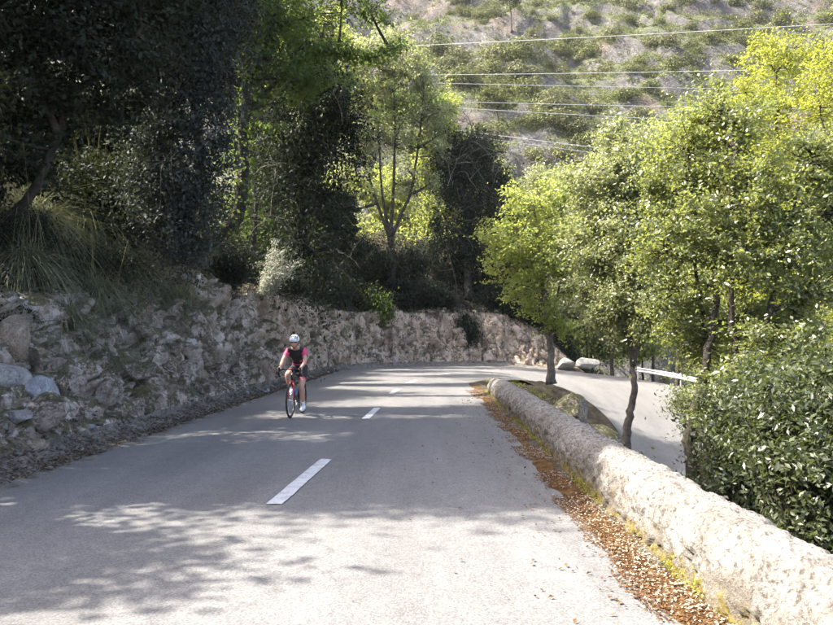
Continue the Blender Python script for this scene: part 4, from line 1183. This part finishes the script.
# shrubs of the bank
for k, (lb, Y, t, rad, hgt, mt, leaf, nc, nm) in enumerate([
        ('round dark evergreen shrub on the rock edge left of the cyclist', 20.6, 1.7, 1.0, 1.1, 'oak_dark', 0.06, 170, 'dark_shrub'),
        ('low dark shrub under the hanging oak', 14.0, 2.5, 0.8, 0.6, 'oak_dark', 0.06, 130, 'dark_shrub'),
        ('dark shrub behind the straw tussock', 12.3, 3.2, 0.8, 0.7, 'oak_dark', 0.06, 130, 'dark_shrub'),
        ('dark shrub hanging over the rock behind the cyclist', 21.0, 1.9, 0.9, 0.8, 'oak_dark', 0.07, 150, 'dark_shrub'),
        ('dark shrub on the rock edge past the cyclist', 26.0, 2.0, 1.0, 0.9, 'oak_dark', 0.08, 150, 'dark_shrub'),
        ('dark shrub at the start of the bend above the rock', 31.0, 2.2, 1.1, 0.9, 'oak_dark', 0.09, 150, 'dark_shrub')]):
    q = on_bank(0, Y, t)
    rg = np.random.default_rng(500 + k)
    lobs = [(q[0] + rg.uniform(-.6, .6) * rad, q[1] + rg.uniform(-.6, .6) * rad, q[2] + hgt * rg.uniform(.3, 1.0), rad * .55, rad * .55, hgt * .45) for _ in range(6)]
    shrub(nm, lb, q, lobs, nc, 60, 0.2, leaf, L[mt], M['bark'], 510 + k, droop=0.3)
# bushes on the rim round the bend
for k, (px, t, rad, hgt, mt, lb) in enumerate([
        (322, 2.6, 1.6, 1.6, 'oak_dark', 'dark bush on the bend rim at its left end'), (398, 4.6, 2.2, 2.2, 'oak_dark', 'tall dark bush round the foot of the forked tree'), (450, 5.0, 2.4, 2.4, 'oak_dark', 'tall dark bush behind the rim between the trunks'), (360, 4.6, 2.2, 2.4, 'oak_dark', 'tall dark bush behind the rim left of the forked tree'), (505, 4.8, 2.2, 2.2, 'oak_dark', 'tall dark bush behind the rim at the right end'),
        (350, 2.6, 1.5, 1.3, 'oak_dark', 'dark bush on the bend rim left of the green one'), (376, 1.6, 0.75, 0.8, 'ivy', 'fresh green ivy bush hanging over the far rock face'),
        (415, 2.6, 1.8, 1.5, 'oak_dark', 'dark bush on the bend rim under the forked tree'), (440, 2.6, 1.6, 1.5, 'oak_dark', 'dark bush on the bend rim between the two trunks'),
        (466, 1.4, 0.6, 1.5, 'oak_dark', 'dark ivy column hanging down the far rock face'), (500, 2.4, 1.7, 1.4, 'oak_dark', 'dark bush on the bend rim at its right end'), (525, 2.4, 1.4, 1.3, 'oak_dark', 'dark bush beside the slender bright tree on the rim')]):
    q = bend_base(px, t)
    rg = np.random.default_rng(540 + k)
    dn = -0.9 if px == 466 else 0.0
    lobs = [(q[0] + rg.uniform(-.6, .6) * rad, q[1] + rg.uniform(-.4, .4) * rad, q[2] + dn + hgt * rg.uniform(.1, 1.0), rad * .55, rad * .5, hgt * .42) for _ in range(7)]
    shrub('rim_bush', lb, q, lobs, 170, 60, 0.36, 0.17, L[mt], M['bark'], 550 + k, droop=0.4)
# silvery feathery shrub
q = on_bank(0, 23.6, 1.6)
rg = np.random.default_rng(77)
root = empty('silver_shrub', q); tag(root, 'silvery feathery shrub with upswept pale sprays on the rock edge', 'shrub')
mb = MB(); C = []; A = []
for i in range(30):
    az = rg.uniform(-1.2, 1.3); ln = rg.uniform(1.3, 2.5)
    d = np.array([math.cos(az) * 0.75, -0.35 + rg.normal(0, .3), 0.6 + rg.uniform(0, .7)]); d = d / np.linalg.norm(d)
    pts = bezier(np.zeros(3), d * ln * 0.5 + [0, 0, .15], d * ln, 9)
    mb.tube(pts, np.linspace(0.009, 0.003, 9), 4, cap=False)
    for p_ in pts[3:]:
        for _ in range(26): C.append(p_ + rg.normal(0, 0.075, 3)); A.append(d)
mb.build('stems', M['bark_grey'], root)
leaf_obj('foliage', np.array(C), np.tile([0, 0, 1.0], (len(C), 1)), 0.11, rg, L['silver'], root, aspect=0.3, spread=0.8, axis=np.array(A), axis_k=0.6)

# grass tussocks
for k, (Y, t, ln, nb, straw, lb) in enumerate([
        (13.6, 3.7, 2.2, 1800, 3, 'big arching grass tussock near the left edge above the rock'),
        (16.0, 3.7, 2.3, 1700, 9, 'tall grass tussock with upright straw-coloured stalks'),
        (11.6, 1.9, 0.9, 700, 1, 'small grass tussock hanging down the rock below the big one'),
        (13.4, 2.2, 1.3, 1000, 2, 'grass tussock on the rock edge below the straw stalks'),
        (16.8, 1.8, 0.8, 600, 1, 'short grass tussock on the rock rim under the hanging oak'),
        (12.0, 2.8, 1.7, 1300, 3, 'grass tussock cut by the left photo edge'),
        (15.4, 2.5, 1.4, 800, 3, 'loose grass tussock in the shade under the hanging oak')]):
    q = on_bank(0, Y, t)
    rg = np.random.default_rng(600 + k)
    root = empty('grass_tussock', q); tag(root, lb, 'grass', 'tussocks on the left bank')
    V, F, tn = blades(rg.normal(0, 0.09, (14, 3)) * [1, 1, .3], nb, ln, 0.015, rg, 1.0, 1.0, 1.25)
    np_obj('blades', V, F, L['grass'], root, tint=tn)
    V, F, tn = blades(rg.normal(0, 0.10, (10, 3)) * [1, 1, .3], straw * 3, ln * 1.25, 0.014, rg, 0.4, 0.3, 0.06)
    np_obj('straw', V, F, L['straw'], root, tint=tn)

# undergrowth that covers the slope (nobody could count it)
rg = np.random.default_rng(70)
n = 95000
us = np.interp(rg.uniform(0, 1, n) ** 1.2, [0, 1], [14, S_BEND1 - 8]); ut = 1.9 + 9.0 * rg.uniform(0, 1, n) ** 1.3
C = bank_pt(us, ut); C[:, 2] += rg.exponential(0.16, n) * (0.4 + 2.2 * fbm(C * 0.6, 2, 9)) - 0.02
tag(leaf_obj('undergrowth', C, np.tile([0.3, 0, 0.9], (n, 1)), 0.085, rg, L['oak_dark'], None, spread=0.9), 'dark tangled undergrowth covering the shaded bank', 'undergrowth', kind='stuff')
n = 45000
us = rg.uniform(S_BEND0 - 8, S_BEND1 - 9, n); ut = 1.9 + 9.0 * rg.uniform(0, 1, n)
C = bank_pt(us, ut); C[:, 2] += rg.exponential(0.3, n) * (0.4 + 2.2 * fbm(C * 0.5, 2, 29)) - 0.02
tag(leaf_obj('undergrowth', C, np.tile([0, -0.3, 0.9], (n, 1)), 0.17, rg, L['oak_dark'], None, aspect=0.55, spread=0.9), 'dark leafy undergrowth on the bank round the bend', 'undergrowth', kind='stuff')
n = 36000
us = rg.uniform(S_BEND0 - 4, S_BEND1 - 9, n); ut = 9.0 + 26.0 * rg.uniform(0, 1, n)
C = bank_pt(us, ut); C[:, 2] += rg.exponential(0.35, n) * (0.3 + 2.5 * fbm(C * 0.35, 2, 33))
tag(leaf_obj('meadow_scrub', C, np.tile([0, -0.2, 0.9], (n, 1)), 0.3, rg, L['bright'], None, aspect=0.5, spread=0.9), 'sunlit green scrub on the flat ground above the bend', 'scrub', kind='stuff')
n = 9000
us = rg.uniform(16, S_BEND0 + 18, n); ut = 0.95 + 1.5 * rg.uniform(0, 1, n) ** 0.6
C = bank_pt(us, ut); m_ = fbm(C * 1.4, 3, 19) + 0.15 * (ut - 1.5)
C = C[m_ > 0.52]
V, F, tn = blades(C + [0.05, 0, 0], 9000, 0.26, 0.012, rg, 0.9, 1.1, 0.8)
tag(np_obj('rock_grass', V, F, L['grass'], tint=tn), 'thin grass hanging from ledges of the rock cutting', 'grass', kind='stuff')
# hanging dry roots and twigs
mb = MB()
for i in range(420):
    s_ = rg.uniform(17, S_BEND0 + 16); t_ = rg.uniform(1.6, 4.5)
    q = bank_pt(np.array([s_]), np.array([t_]))[0]
    _, nn = path_at(np.array([s_])); d = np.array([-nn[0, 0], -nn[0, 1], 0])
    ln = rg.uniform(0.4, 1.3)
    mb.tube(bezier(q, q + d * ln * 0.4 + [rg.normal(0, .1), rg.normal(0, .1), rg.uniform(0.0, 0.5)], q + d * ln * 0.7 + rg.normal(0, .25, 3) + [0, 0, -ln * rg.uniform(0, .8)], 6), np.linspace(0.009, 0.003, 6), 4, cap=False)
tag(mb.build('dry_twigs', M['bark_grey']), 'bare dry twigs and roots hanging from the bank rim', 'twigs', kind='stuff')

# ================================================================== MOUNTAIN SCRUB, CABLES
def bush_mesh(name, seed, mat, n=1000):
    rg = np.random.default_rng(seed)
    C, D, _ = lobes_points([(rg.uniform(-.45, .45), rg.uniform(-.45, .45), rg.uniform(.25, .6), .5, .5, .42) for _ in range(6)], n, rg, 0.6)
    V, F, t = leaf_set(C, D + [0, 0, .5], 0.125, rg, aspect=0.7, spread=0.6)
    me = np_mesh(name, V, F, t); me.materials.append(mat)
    return me
bm_ = [bush_mesh('scrub_bush', 700 + k, L['scrub'] if k % 2 else L['scrub_grey']) for k in range(8)]
rg = np.random.default_rng(71)
px = rg.uniform(340, 900, 2600); Yd = 62 + 150 * rg.uniform(0, 1, 2600) ** 0.8
bx = (px - 428) / FPX * Yd
bzz = mtn_z(bx, Yd)
py = 341 - (bzz - 1.5) / Yd * FPX
dens = fbm(np.stack([bx * 0.06, Yd * 0.06, 0 * bx], 1), 3, 91)
vis = (py > -20) & (py < 200) & (px > 400) & (dens > 0.33) & ((px < 760) | (py < 70))
order = np.where(vis)[0]
big = order[:300]
for i in big:
    o = bpy.data.objects.new('scrub_bush', bm_[i % 8])
    sz = rg.uniform(1.7, 3.6) * (1.15 if dens[i] > 0.5 else 0.85)
    o.location = (bx[i], Yd[i], bzz[i] - 0.25); o.scale = (sz * rg.uniform(.9, 1.4), sz, sz * rg.uniform(.75, 1.15)); o.rotation_euler = (0, 0, rg.uniform(0, 6.28))
    link(o); tag(o, 'grey-green scrub bush on the rocky mountainside across the valley', 'bush', 'scrub bushes on the mountainside')
# the smaller scrub between them reads as one mass
n = 8500
y2 = rg.uniform(62, 200, n); x2 = (rg.uniform(300, 920, n) - 428) / FPX * y2; z2 = mtn_z(x2, y2)
Cs, Ds = [], []
C1, D1, _ = lobes_points([(0, 0, .25, .8, .8, .5)], 60, rg, 0.6)
sc2 = 0.5 + 1.3 * rg.uniform(0, 1, n) ** 1.5
Call = (C1[None] * 1.15 * sc2[:, None, None] + np.stack([x2, y2, z2], 1)[:, None]).reshape(-1, 3)
Call += rg.normal(0, .12, Call.shape)
tag(leaf_obj('mountain_scrub', Call, np.tile(D1, (n, 1)) + [0, 0, .5], 0.3, rg, L['scrub'], None, aspect=0.7), 'small scattered scrub between the bushes of the mountainside', 'scrub', kind='stuff')
# pines
for k, (px_, py_, hp, lb) in enumerate([(513, 30, 36, 'lone pine with bare dark trunk at the top of the mountainside view'), (499, 140, 46, 'thin pine with bare trunk on the lower mountainside'), (738, 75, 20, 'small pine above the right-hand trees')]):
    Yt = np.arange(60, 220, 0.5)
    xt = (px_ - 428) / FPX * Yt; zt = mtn_z(xt, Yt); pyt = 341 - (zt - 1.5) / Yt * FPX
    j = int(np.argmin(abs(pyt - py_)))
    b = np.array([xt[j], Yt[j], zt[j] - 0.2]); kk = Yt[j] / FPX; h = hp * kk
    rg2 = np.random.default_rng(720 + k)
    top = b + np.array([-0.06 * h, 0, h])
    lobs = [(top[0] + rg2.uniform(-.4, .4) * h * .7, top[1] + rg2.uniform(-.3, .3) * h * .5, top[2] + rg2.uniform(-.22, .14) * h, h * .24, h * .24, h * .10) for _ in range(7)]
    tree('pine_tree', lb, b, [([b, (b + top) / 2 + [0.03 * h, 0, 0], top], 0.026 * h, 0.012 * h)], lobs, 70, 34, 0.085 * h, 0.04 * h, L['scrub'], M['bark'], 730 + k, limb_r=0.012 * h, twig=0.004 * h, flat=0.5)

def cable(a, b, sag, lb):
    n = 70; t = np.linspace(0, 1, n)[:, None]
    pts = a * (1 - t) + b * t; pts[:, 2] -= (4 * sag * t * (1 - t))[:, 0]
    o = MB().tube(pts, 0.026, 6).build('power_cable', M['cable'])
    tag(o, lb, 'cable', 'cables across the valley')
for k, ((x0, y0), (x1, y1), Yd_, lb) in enumerate([
        ((420, 39), (833, 20), 66, 'highest pale overhead cable, rising to the right edge'), ((430, 69.5), (730, 66.5), 66, 'second overhead cable from the top, almost level'),
        ((445, 78), (730, 85), 66, 'third overhead cable from the top, just under the level one'), ((457, 97), (720, 104), 66, 'fourth overhead cable from the top, upper of the middle pair'),
        ((450, 103), (690, 117), 66, 'fifth overhead cable from the top, lower of the middle pair'), ((495, 131), (620, 147), 66, 'sixth overhead cable, upper of the lowest short pair'), ((490, 135), (610, 151.5), 66, 'lowest overhead cable, running close under the sixth')]):
    sl = (y1 - y0) / (x1 - x0)
    xa, xb = 250, 1010
    mid = lambda x: y0 + sl * (x - x0)
    a_, b_ = P(xa, mid(xa), Yd_), P(xb, mid(xb), Yd_)
    cable(a_, b_, 0.25, lb)

# ================================================================== CYCLIST AND BICYCLE
M['tyre'] = plain('black_rubber', (0.02, 0.02, 0.022), 0.7)
M['black'] = plain('black_fabric', (0.018, 0.017, 0.02), 0.75, 0, 0.3, 60)
M['carbon'] = plain('black_carbon', (0.02, 0.02, 0.022), 0.35)
M['red'] = plain('red_frame_paint', (0.55, 0.05, 0.05), 0.35)
M['blue'] = plain('blue_trim', (0.06, 0.18, 0.6), 0.4)
M['pink'] = plain('pink_fabric', (0.62, 0.05, 0.14), 0.75, 0, 0.3, 25)
M['skin'] = plain('skin', (0.46, 0.26, 0.19), 0.55, 0, 0.08, 20)
M['white'] = plain('white_shell', (0.75, 0.77, 0.8), 0.35)
M['steel'] = plain('polished_steel', (0.6, 0.6, 0.62), 0.3, 0.9)
M['hair'] = plain('brown_hair', (0.05, 0.03, 0.02), 0.6)
M['glass'] = plain('dark_lens', (0.01, 0.01, 0.012), 0.1)

BX, BY = -2.64, 14.0
BZ = road_z(BX, BY)
bike = empty('bicycle', (BX, BY, BZ), R(-3))
tag(bike, 'red and black road bicycle ridden towards the viewer', 'bicycle')
def ring(mb, c, r, tr, seg=40, sides=8, m=0):
    a = np.arange(seg) * 2 * math.pi / seg
    V = []
    for t in a:
        for u in np.arange(sides) * 2 * math.pi / sides:
            rr = r + tr * math.cos(u)
            V.append((c[0] + tr * math.sin(u), c[1] + rr * math.cos(t), c[2] + rr * math.sin(t)))
    F = [(i * sides + j, i * sides + (j + 1) % sides, ((i + 1) % seg) * sides + (j + 1) % sides, ((i + 1) % seg) * sides + j) for i in range(seg) for j in range(sides)]
    mb.add(V, F, m)
FA, RA, BB = (0, -0.58, 0.34), (0, 0.41, 0.34), (0, 0.0, 0.275)
for c in (FA, RA):
    wh = MB(); wh.tube([(-0.05, c[1], c[2]), (0.05, c[1], c[2])], 0.022, 12); hub = wh.build('wheel', M['steel'], bike)
    mb = MB(); ring(mb, c, 0.325, 0.0145); mb.build('tyre', M['tyre'], hub)
    mb = MB(); ring(mb, c, 0.298, 0.013); mb.build('rim', M['carbon'], hub)
    mb = MB()
    for i in range(20):
        a = i * 2 * math.pi / 20
        mb.tube([(0.03 * (-1) ** i, c[1] + 0.02 * math.cos(a), c[2] + 0.02 * math.sin(a)), (0, c[1] + 0.29 * math.cos(a), c[2] + 0.29 * math.sin(a))], 0.0018, 4, cap=False)
    mb.build('spokes', M['steel'], hub)
mb = MB()
HT, HB, ST = (0, -0.435, 0.88), (0, -0.475, 0.72), (0, 0.16, 0.77)
mb.tube([HT, HB], 0.026, 10); mb.tube([HB, BB], 0.024, 10); mb.tube([HT, ST], 0.018, 10); mb.tube([ST, BB], 0.018, 10)
for s in (-1, 1):
    mb.tube([(0.012 * s, *BB[1:]), (0.06 * s, *RA[1:])], 0.010, 8); mb.tube([(0.012 * s, *ST[1:]), (0.06 * s, *RA[1:])], 0.008, 8)
mb.build('frame', M['carbon'], bike)
mb = MB(); mb.tube([HB, (0, -0.485, 0.70)], 0.024, 10)
for s in (-1, 1): mb.tube([(0.02 * s, -0.482, 0.70), (0.045 * s, -0.50, 0.62), (0.055 * s, -0.58, 0.34)], [0.018, 0.016, 0.010], 8)
mb.build('fork', M['red'], bike)
mb = MB(); mb.tube([HT, (0, -0.43, 0.92), (0, -0.53, 0.945)], 0.016, 8)
mb.tube([(-0.2, -0.53, 0.945), (0.2, -0.53, 0.945)], 0.014, 8)
for s in (-1, 1):
    mb.tube([(0.2 * s, -0.53, 0.945), (0.205 * s, -0.60, 0.945), (0.21 * s, -0.655, 0.92), (0.212 * s, -0.665, 0.87), (0.213 * s, -0.63, 0.82), (0.215 * s, -0.55, 0.81)], 0.015, 8)
hb = mb.build('handlebar', M['black'], bike)
for s in (-1, 1):
    MB().tube([(0.206 * s, -0.62, 0.945), (0.206 * s, -0.69, 0.975), (0.206 * s, -0.70, 0.99)], [0.018, 0.017, 0.009], 8).tube([(0.206 * s, -0.70, 0.965), (0.21 * s, -0.72, 0.9), (0.212 * s, -0.70, 0.84)], 0.006, 6).build('brake_lever', M['black'], hb)
mb = MB(); mb.tube([ST, (0, 0.185, 0.90)], 0.014, 8); mb.build('seat_post', M['carbon'], bike)
mb = MB()
sv = [(-0.0, -0.06, 0.925), (0.0, 0.05, 0.93), (0, 0.16, 0.935), (0, 0.25, 0.94)]
mb.tube([(0, -0.02, 0.915), (0, 0.08, 0.92), (0, 0.18, 0.925), (0, 0.29, 0.93)], [0.018, 0.03, 0.055, 0.065], 10); mb.build('saddle', M['black'], bike)
mb = MB(); mb.tube([(0.0, 0, 0.275), (-0.07, 0, 0.275)], 0.02, 10); ring(mb, (-0.045, 0, 0.275), 0.09, 0.006, 30, 6)
cr = mb.build('crankset', M['steel'], bike)
for s, ang in ((1, -95), (-1, 85)):
    e = (0.085 * s, 0.17 * math.cos(R(ang)), 0.275 + 0.17 * math.sin(R(ang)))
    MB().tube([(0.07 * s, 0, 0.275), e], 0.011, 8).build('crank_arm', M['carbon'], cr)
    MB().box((e[0] + 0.035 * s, e[1], e[2]), (0.07, 0.07, 0.018)).build('pedal', M['black'], cr, False)
MB().tube([(0, -0.2, 0.42), (0, -0.29, 0.55), (0, -0.30, 0.57)], [0.036, 0.036, 0.02], 12).build('bottle', M['blue'], bike)

# rider: one skinned body
J = {'pel': (0, 0.20, 0.985), 'waist': (0, 0.09, 1.12), 'chest': (0, -0.07, 1.25), 'upch': (0, -0.15, 1.315), 'neck': (0, -0.215, 1.375), 'neck2': (0, -0.25, 1.415)}
rad = {'pel': .135, 'waist': .118, 'chest': .135, 'upch': .11, 'neck': .058, 'neck2': .055}
E_ = [('pel', 'waist'), ('waist', 'chest'), ('chest', 'upch'), ('upch', 'neck'), ('neck', 'neck2')]
def add(n, p, r, par): J[n] = p; rad[n] = r; E_.append((par, n))
for s, sd in ((1, 'L'), (-1, 'R')):
    add('sh' + sd, (0.165 * s, -0.15, 1.30), .062, 'upch')
    add('el' + sd, (0.225 * s, -0.33, 1.10), .043, 'sh' + sd)
    add('fa' + sd, (0.22 * s, -0.44, 1.04), .038, 'el' + sd)
    add('wr' + sd, (0.208 * s, -0.585, 0.985), .026, 'fa' + sd)
    add('pa' + sd, (0.207 * s, -0.64, 0.978), .032, 'wr' + sd)
    add('hip' + sd, (0.085 * s, 0.16, 0.94), .098, 'pel')
legs = {'L': [(0.105, -0.02, 0.76), (0.11, -0.16, 0.575), (0.112, -0.07, 0.40), (0.113, 0.03, 0.205), (0.113, -0.02, 0.135), (0.113, -0.13, 0.125)],
        'R': [(-0.125, -0.06, 0.885), (-0.15, -0.265, 0.83), (-0.135, -0.16, 0.66), (-0.118, -0.0, 0.545), (-0.114, -0.05, 0.475), (-0.114, -0.15, 0.462)]}
for sd in 'LR':
    q = legs[sd]; names = ['th', 'kn', 'cf', 'an', 'ft', 'toe']; rr = [.082, .058, .056, .036, .04, .032]; par = 'hip' + sd
    for nm, p_, r_ in zip(names, q, rr): add(nm + sd, p_, r_, par); par = nm + sd
def skin_mesh(J, E_, rad, root, sub=2):
    names = list(J); ix = {n: i for i, n in enumerate(names)}
    me = bpy.data.meshes.new('sk'); me.from_pydata([J[n] for n in names], [(ix[a], ix[b]) for a, b in E_], [])
    ob = bpy.data.objects.new('sk', me); COL.objects.link(ob)
    ob.modifiers.new('s', 'SKIN'); sm = ob.modifiers.new('ss', 'SUBSURF'); sm.levels = sub; sm.render_levels = sub
    for i, n in enumerate(names):
        sv = me.skin_vertices[0].data[i]
        r = rad[n]; sv.radius = (r, r) if not isinstance(r, tuple) else r
        sv.use_root = (n == root)
    dg = bpy.context.evaluated_depsgraph_get()
    out = bpy.data.meshes.new_from_object(ob.evaluated_get(dg))
    bpy.data.objects.remove(ob); bpy.data.meshes.remove(me)
    return out
body = skin_mesh(J, E_, rad, 'pel')
body_v = np.array([v.co[:] for v in body.vertices]); 
# head: an ovoid with brow, nose, chin and ears, joined into the body mesh
def head_arrays():
    bm = bmesh.new(); bmesh.ops.create_uvsphere(bm, u_segments=28, v_segments=20, radius=1)
    V = np.array([v.co[:] for v in bm.verts]); F = [tuple(v.index for v in f.verts) for f in bm.faces]; bm.free()
    x, y, z = V.T
    W = np.stack([x * 0.074 * (1 - 0.22 * smooth(0.0, -1.0, z)), y * 0.094, z * 0.118], 1)
    face = smooth(0.2, -0.9, y)
    W[:, 1] += face * (-0.014 * np.exp(-((z + 0.75) / 0.25) ** 2))                              # chin
    W[:, 1] += -0.026 * np.exp(-(x / 0.13) ** 2 - ((z + 0.22) / 0.16) ** 2) * (y < 0)            # nose
    W[:, 1] += 0.012 * (np.exp(-((np.abs(x) - 0.38) / 0.17) ** 2 - ((z - 0.02) / 0.12) ** 2)) * (y < 0)   # eye sockets
    W[:, 1] += -0.006 * np.exp(-(x / 0.25) ** 2 - ((z + 0.52) / 0.07) ** 2) * (y < 0)            # lips
    W[:, 0] += np.sign(x) * 0.016 * np.exp(-((y - 0.1) / 0.14) ** 2 - ((z + 0.1) / 0.2) ** 2) * (np.abs(x) > 0.8)  # ears
    return W, F
person = empty('person', (BX, BY, BZ), R(-3))
tag(person, 'cyclist in white helmet, black and pink jersey riding towards the viewer', 'person')
HC = np.array([0, -0.315, 1.475])
W, F = head_arrays()
hm = Matrix.Rotation(R(10), 3, 'X')
Wr = np.array([hm @ Vector(w_) for w_ in W]) + HC
bmb = bmesh.new(); bmb.from_mesh(body)
vs = [bmb.verts.new(w_) for w_ in Wr]
for f in F:
    try: bmb.faces.new([vs[i] for i in f])
    except ValueError: pass
# fingers: four curled over the hood and a thumb inside, each a tapered chain
def finger(pts, r):
    V, Fq = tube_arrays(pts, r, 6)
    vv = [bmb.verts.new(p_) for p_ in V]
    for f in Fq: bmb.faces.new([vv[i] for i in f])
    bmb.faces.new(vv[-6:])
for s in (-1, 1):
    for k in range(4):
        y0 = -0.625 - 0.017 * k; ln = (0.9, 1.0, 0.95, 0.75)[k]
        finger([(0.207 * s + 0.018 * s, y0, 0.985), (0.207 * s + 0.032 * s, y0 - 0.01, 0.965), (0.207 * s + 0.030 * s, y0 - 0.012, 0.965 - 0.028 * ln), (0.207 * s + 0.014 * s, y0 - 0.012, 0.965 - 0.045 * ln)], [0.0095, 0.009, 0.008, 0.006])
    finger([(0.207 * s - 0.016 * s, -0.61, 0.985), (0.207 * s - 0.03 * s, -0.635, 0.968), (0.207 * s - 0.026 * s, -0.66, 0.945)], [0.011, 0.0095, 0.007])
bmb.normal_update()
bm_body = bpy.data.meshes.new('body'); bmb.to_mesh(bm_body); bmb.free()
bm_body.materials.append(M['skin'])
for p_ in bm_body.polygons: p_.use_smooth = True
link(bpy.data.objects.new('body', bm_body), person)
# clothing: shells grown from the body surface
def seg_d(p, a, b):
    a = np.array(a); b = np.array(b); ab = b - a
    t = np.clip(((p - a) @ ab) / (ab @ ab), 0, 1)
    return np.linalg.norm(p - (a + t[:, None] * ab), axis=1), t
bv = body_v; bn = np.array([v.normal[:] for v in body.vertices]); bf = [tuple(p_.vertices) for p_ in body.polygons]
bones = E_
D = []; Tt = []
for a, b in bones:
    d, t = seg_d(bv, J[a], J[b]); r = 0.5 * (rad[a] + rad[b]); D.append(d / r); Tt.append(t)
D = np.array(D); near = D.argmin(0); tn = np.array(Tt)[near, np.arange(len(bv))]
bname = [b for a, b in bones]
def region(test): return np.array([test(bname[near[i]], tn[i], bv[i]) for i in range(len(bv))])
def shell(name, sel, off, mats, matfn=None):
    fs = [f for f in bf if all(sel[i] for i in f)]
    if not fs: return
    mb = MB(); used = sorted({i for f in fs for i in f}); mp = {u: k for k, u in enumerate(used)}
    V = [bv[u] + bn[u] * off for u in used]
    mb.add(V, [tuple(mp[i] for i in f) for f in fs])
    if matfn:
        mb.m = [matfn(np.mean([bv[i] for i in f], 0), bname[near[f[0]]]) for f in fs]
    return mb.build(name, mats, person)
def jersey_sel(n, t, p): return (n in ('waist', 'chest', 'upch', 'shL', 'shR', 'hipL', 'hipR') and p[2] > 1.0) or (n == 'neck' and t < 0.75) or (n in ('elL', 'elR') and t < 0.62)
def jersey_m(c, n):
    if n in ('elL', 'elR') : return 1
    if abs(c[0]) > 0.165 and c[2] > 1.2: return 1
    if 1.09 < c[2] < 1.115 and abs(c[0]) < 0.2: return 1
    if c[2] < 1.045: return 1
    return 0
shell('jersey', region(jersey_sel), 0.008, [M['black'], M['pink']], jersey_m)
shell('shorts', region(lambda n, t, p: (n in ('waist', 'pel', 'hipL', 'hipR') and p[2] <= 1.03) or n in ('thL', 'thR') or (n in ('knL', 'knR') and t < 0.35)), 0.006, [M['black'], M['pink']], lambda c, n: 1 if n in ('knL', 'knR') else 0)
for sd in 'LR':
    shell('sock', region(lambda n, t, p, sd=sd: (n == 'an' + sd and t > 0.5) or (n == 'ft' + sd and t < 0.4)), 0.004, [M['white']])
    shell('shoe', region(lambda n, t, p, sd=sd: (n == 'ft' + sd and t >= 0.25) or n == 'toe' + sd), 0.012, [M['white']])
# helmet with vents
mb = MB(); bm = bmesh.new(); bmesh.ops.create_uvsphere(bm, u_segments=32, v_segments=20, radius=1)
V = np.array([v.co[:] for v in bm.verts]); Fh = [tuple(v.index for v in f.verts) for f in bm.faces]; bm.free()
keep = [f for f in Fh if min(V[i][2] for i in f) > -0.32 - 0.1 * 0]
Wh = V * np.array([0.098, 0.132, 0.098]); ang = np.arctan2(V[:, 0], -V[:, 1])
Wh = np.array([hm @ Vector(w_) for w_ in Wh]) + HC + np.array([0, 0.015, 0.055])
def vent(f):
    c = np.mean([V[i] for i in f], 0)
    if not (0.15 < c[2] < 0.8) or abs(c[1]) > 0.85: return 0
    return 1 if abs(abs(c[0]) - 0.38) < 0.10 or (abs(c[0]) < 0.07) or abs(abs(c[0]) - 0.7) < 0.05 else 0
mb.add(Wh, keep); mb.m = [vent(f) for f in keep]
hel = mb.build('helmet', [M['white'], M['black']], person)
hel.modifiers.new('thick', 'SOLIDIFY').thickness = 0.012
mb = MB()
for s in (-1, 1): mb.tube([HC + [0.072 * s, 0.0, 0.03], HC + [0.07 * s, -0.02, -0.06], HC + [0.0, -0.04, -0.128]], 0.005, 5)
mb.build('strap', M['black'], hel)
mb = MB()
gl = [HC + np.array([0.075 * math.sin(a), -0.096 * math.cos(a) + 0.002, 0.004]) for a in np.linspace(-1.1, 1.1, 13)]
mb.add([g + [0, 0, -.018] for g in gl] + [g + [0, -.004, .018] for g in gl], [(i, i + 1, i + 14, i + 13) for i in range(12)])
mb.build('sunglasses', M['glass'], person)
MB().tube([HC + [0, 0.07, -0.03], HC + [0, 0.12, -0.08], HC + [0.01, 0.14, -0.17]], [0.03, 0.028, 0.008], 8).build('hair', M['hair'], person)

# ================================================================== HAZE
M['haze'] = bpy.data.materials.new('valley_haze'); M['haze'].use_nodes = True
nt = M['haze'].node_tree
nt.nodes.remove(nt.nodes['Principled BSDF'])
pv = nt.nodes.new('ShaderNodeVolumePrincipled')
pv.inputs['Color'].default_value = (0.93, 0.95, 1.0, 1)
pv.inputs['Density'].default_value = 0.00012
pv.inputs['Anisotropy'].default_value = 0.2
nt.links.new(pv.outputs[0], nt.nodes['Material Output'].inputs['Volume'])
hz_ = MB().box((0, 0, 66.0), (800, 800, 178)).build('haze', M['haze'], None, False)
tag(hz_, 'thin pale haze filling the valley air', 'haze', kind='stuff')
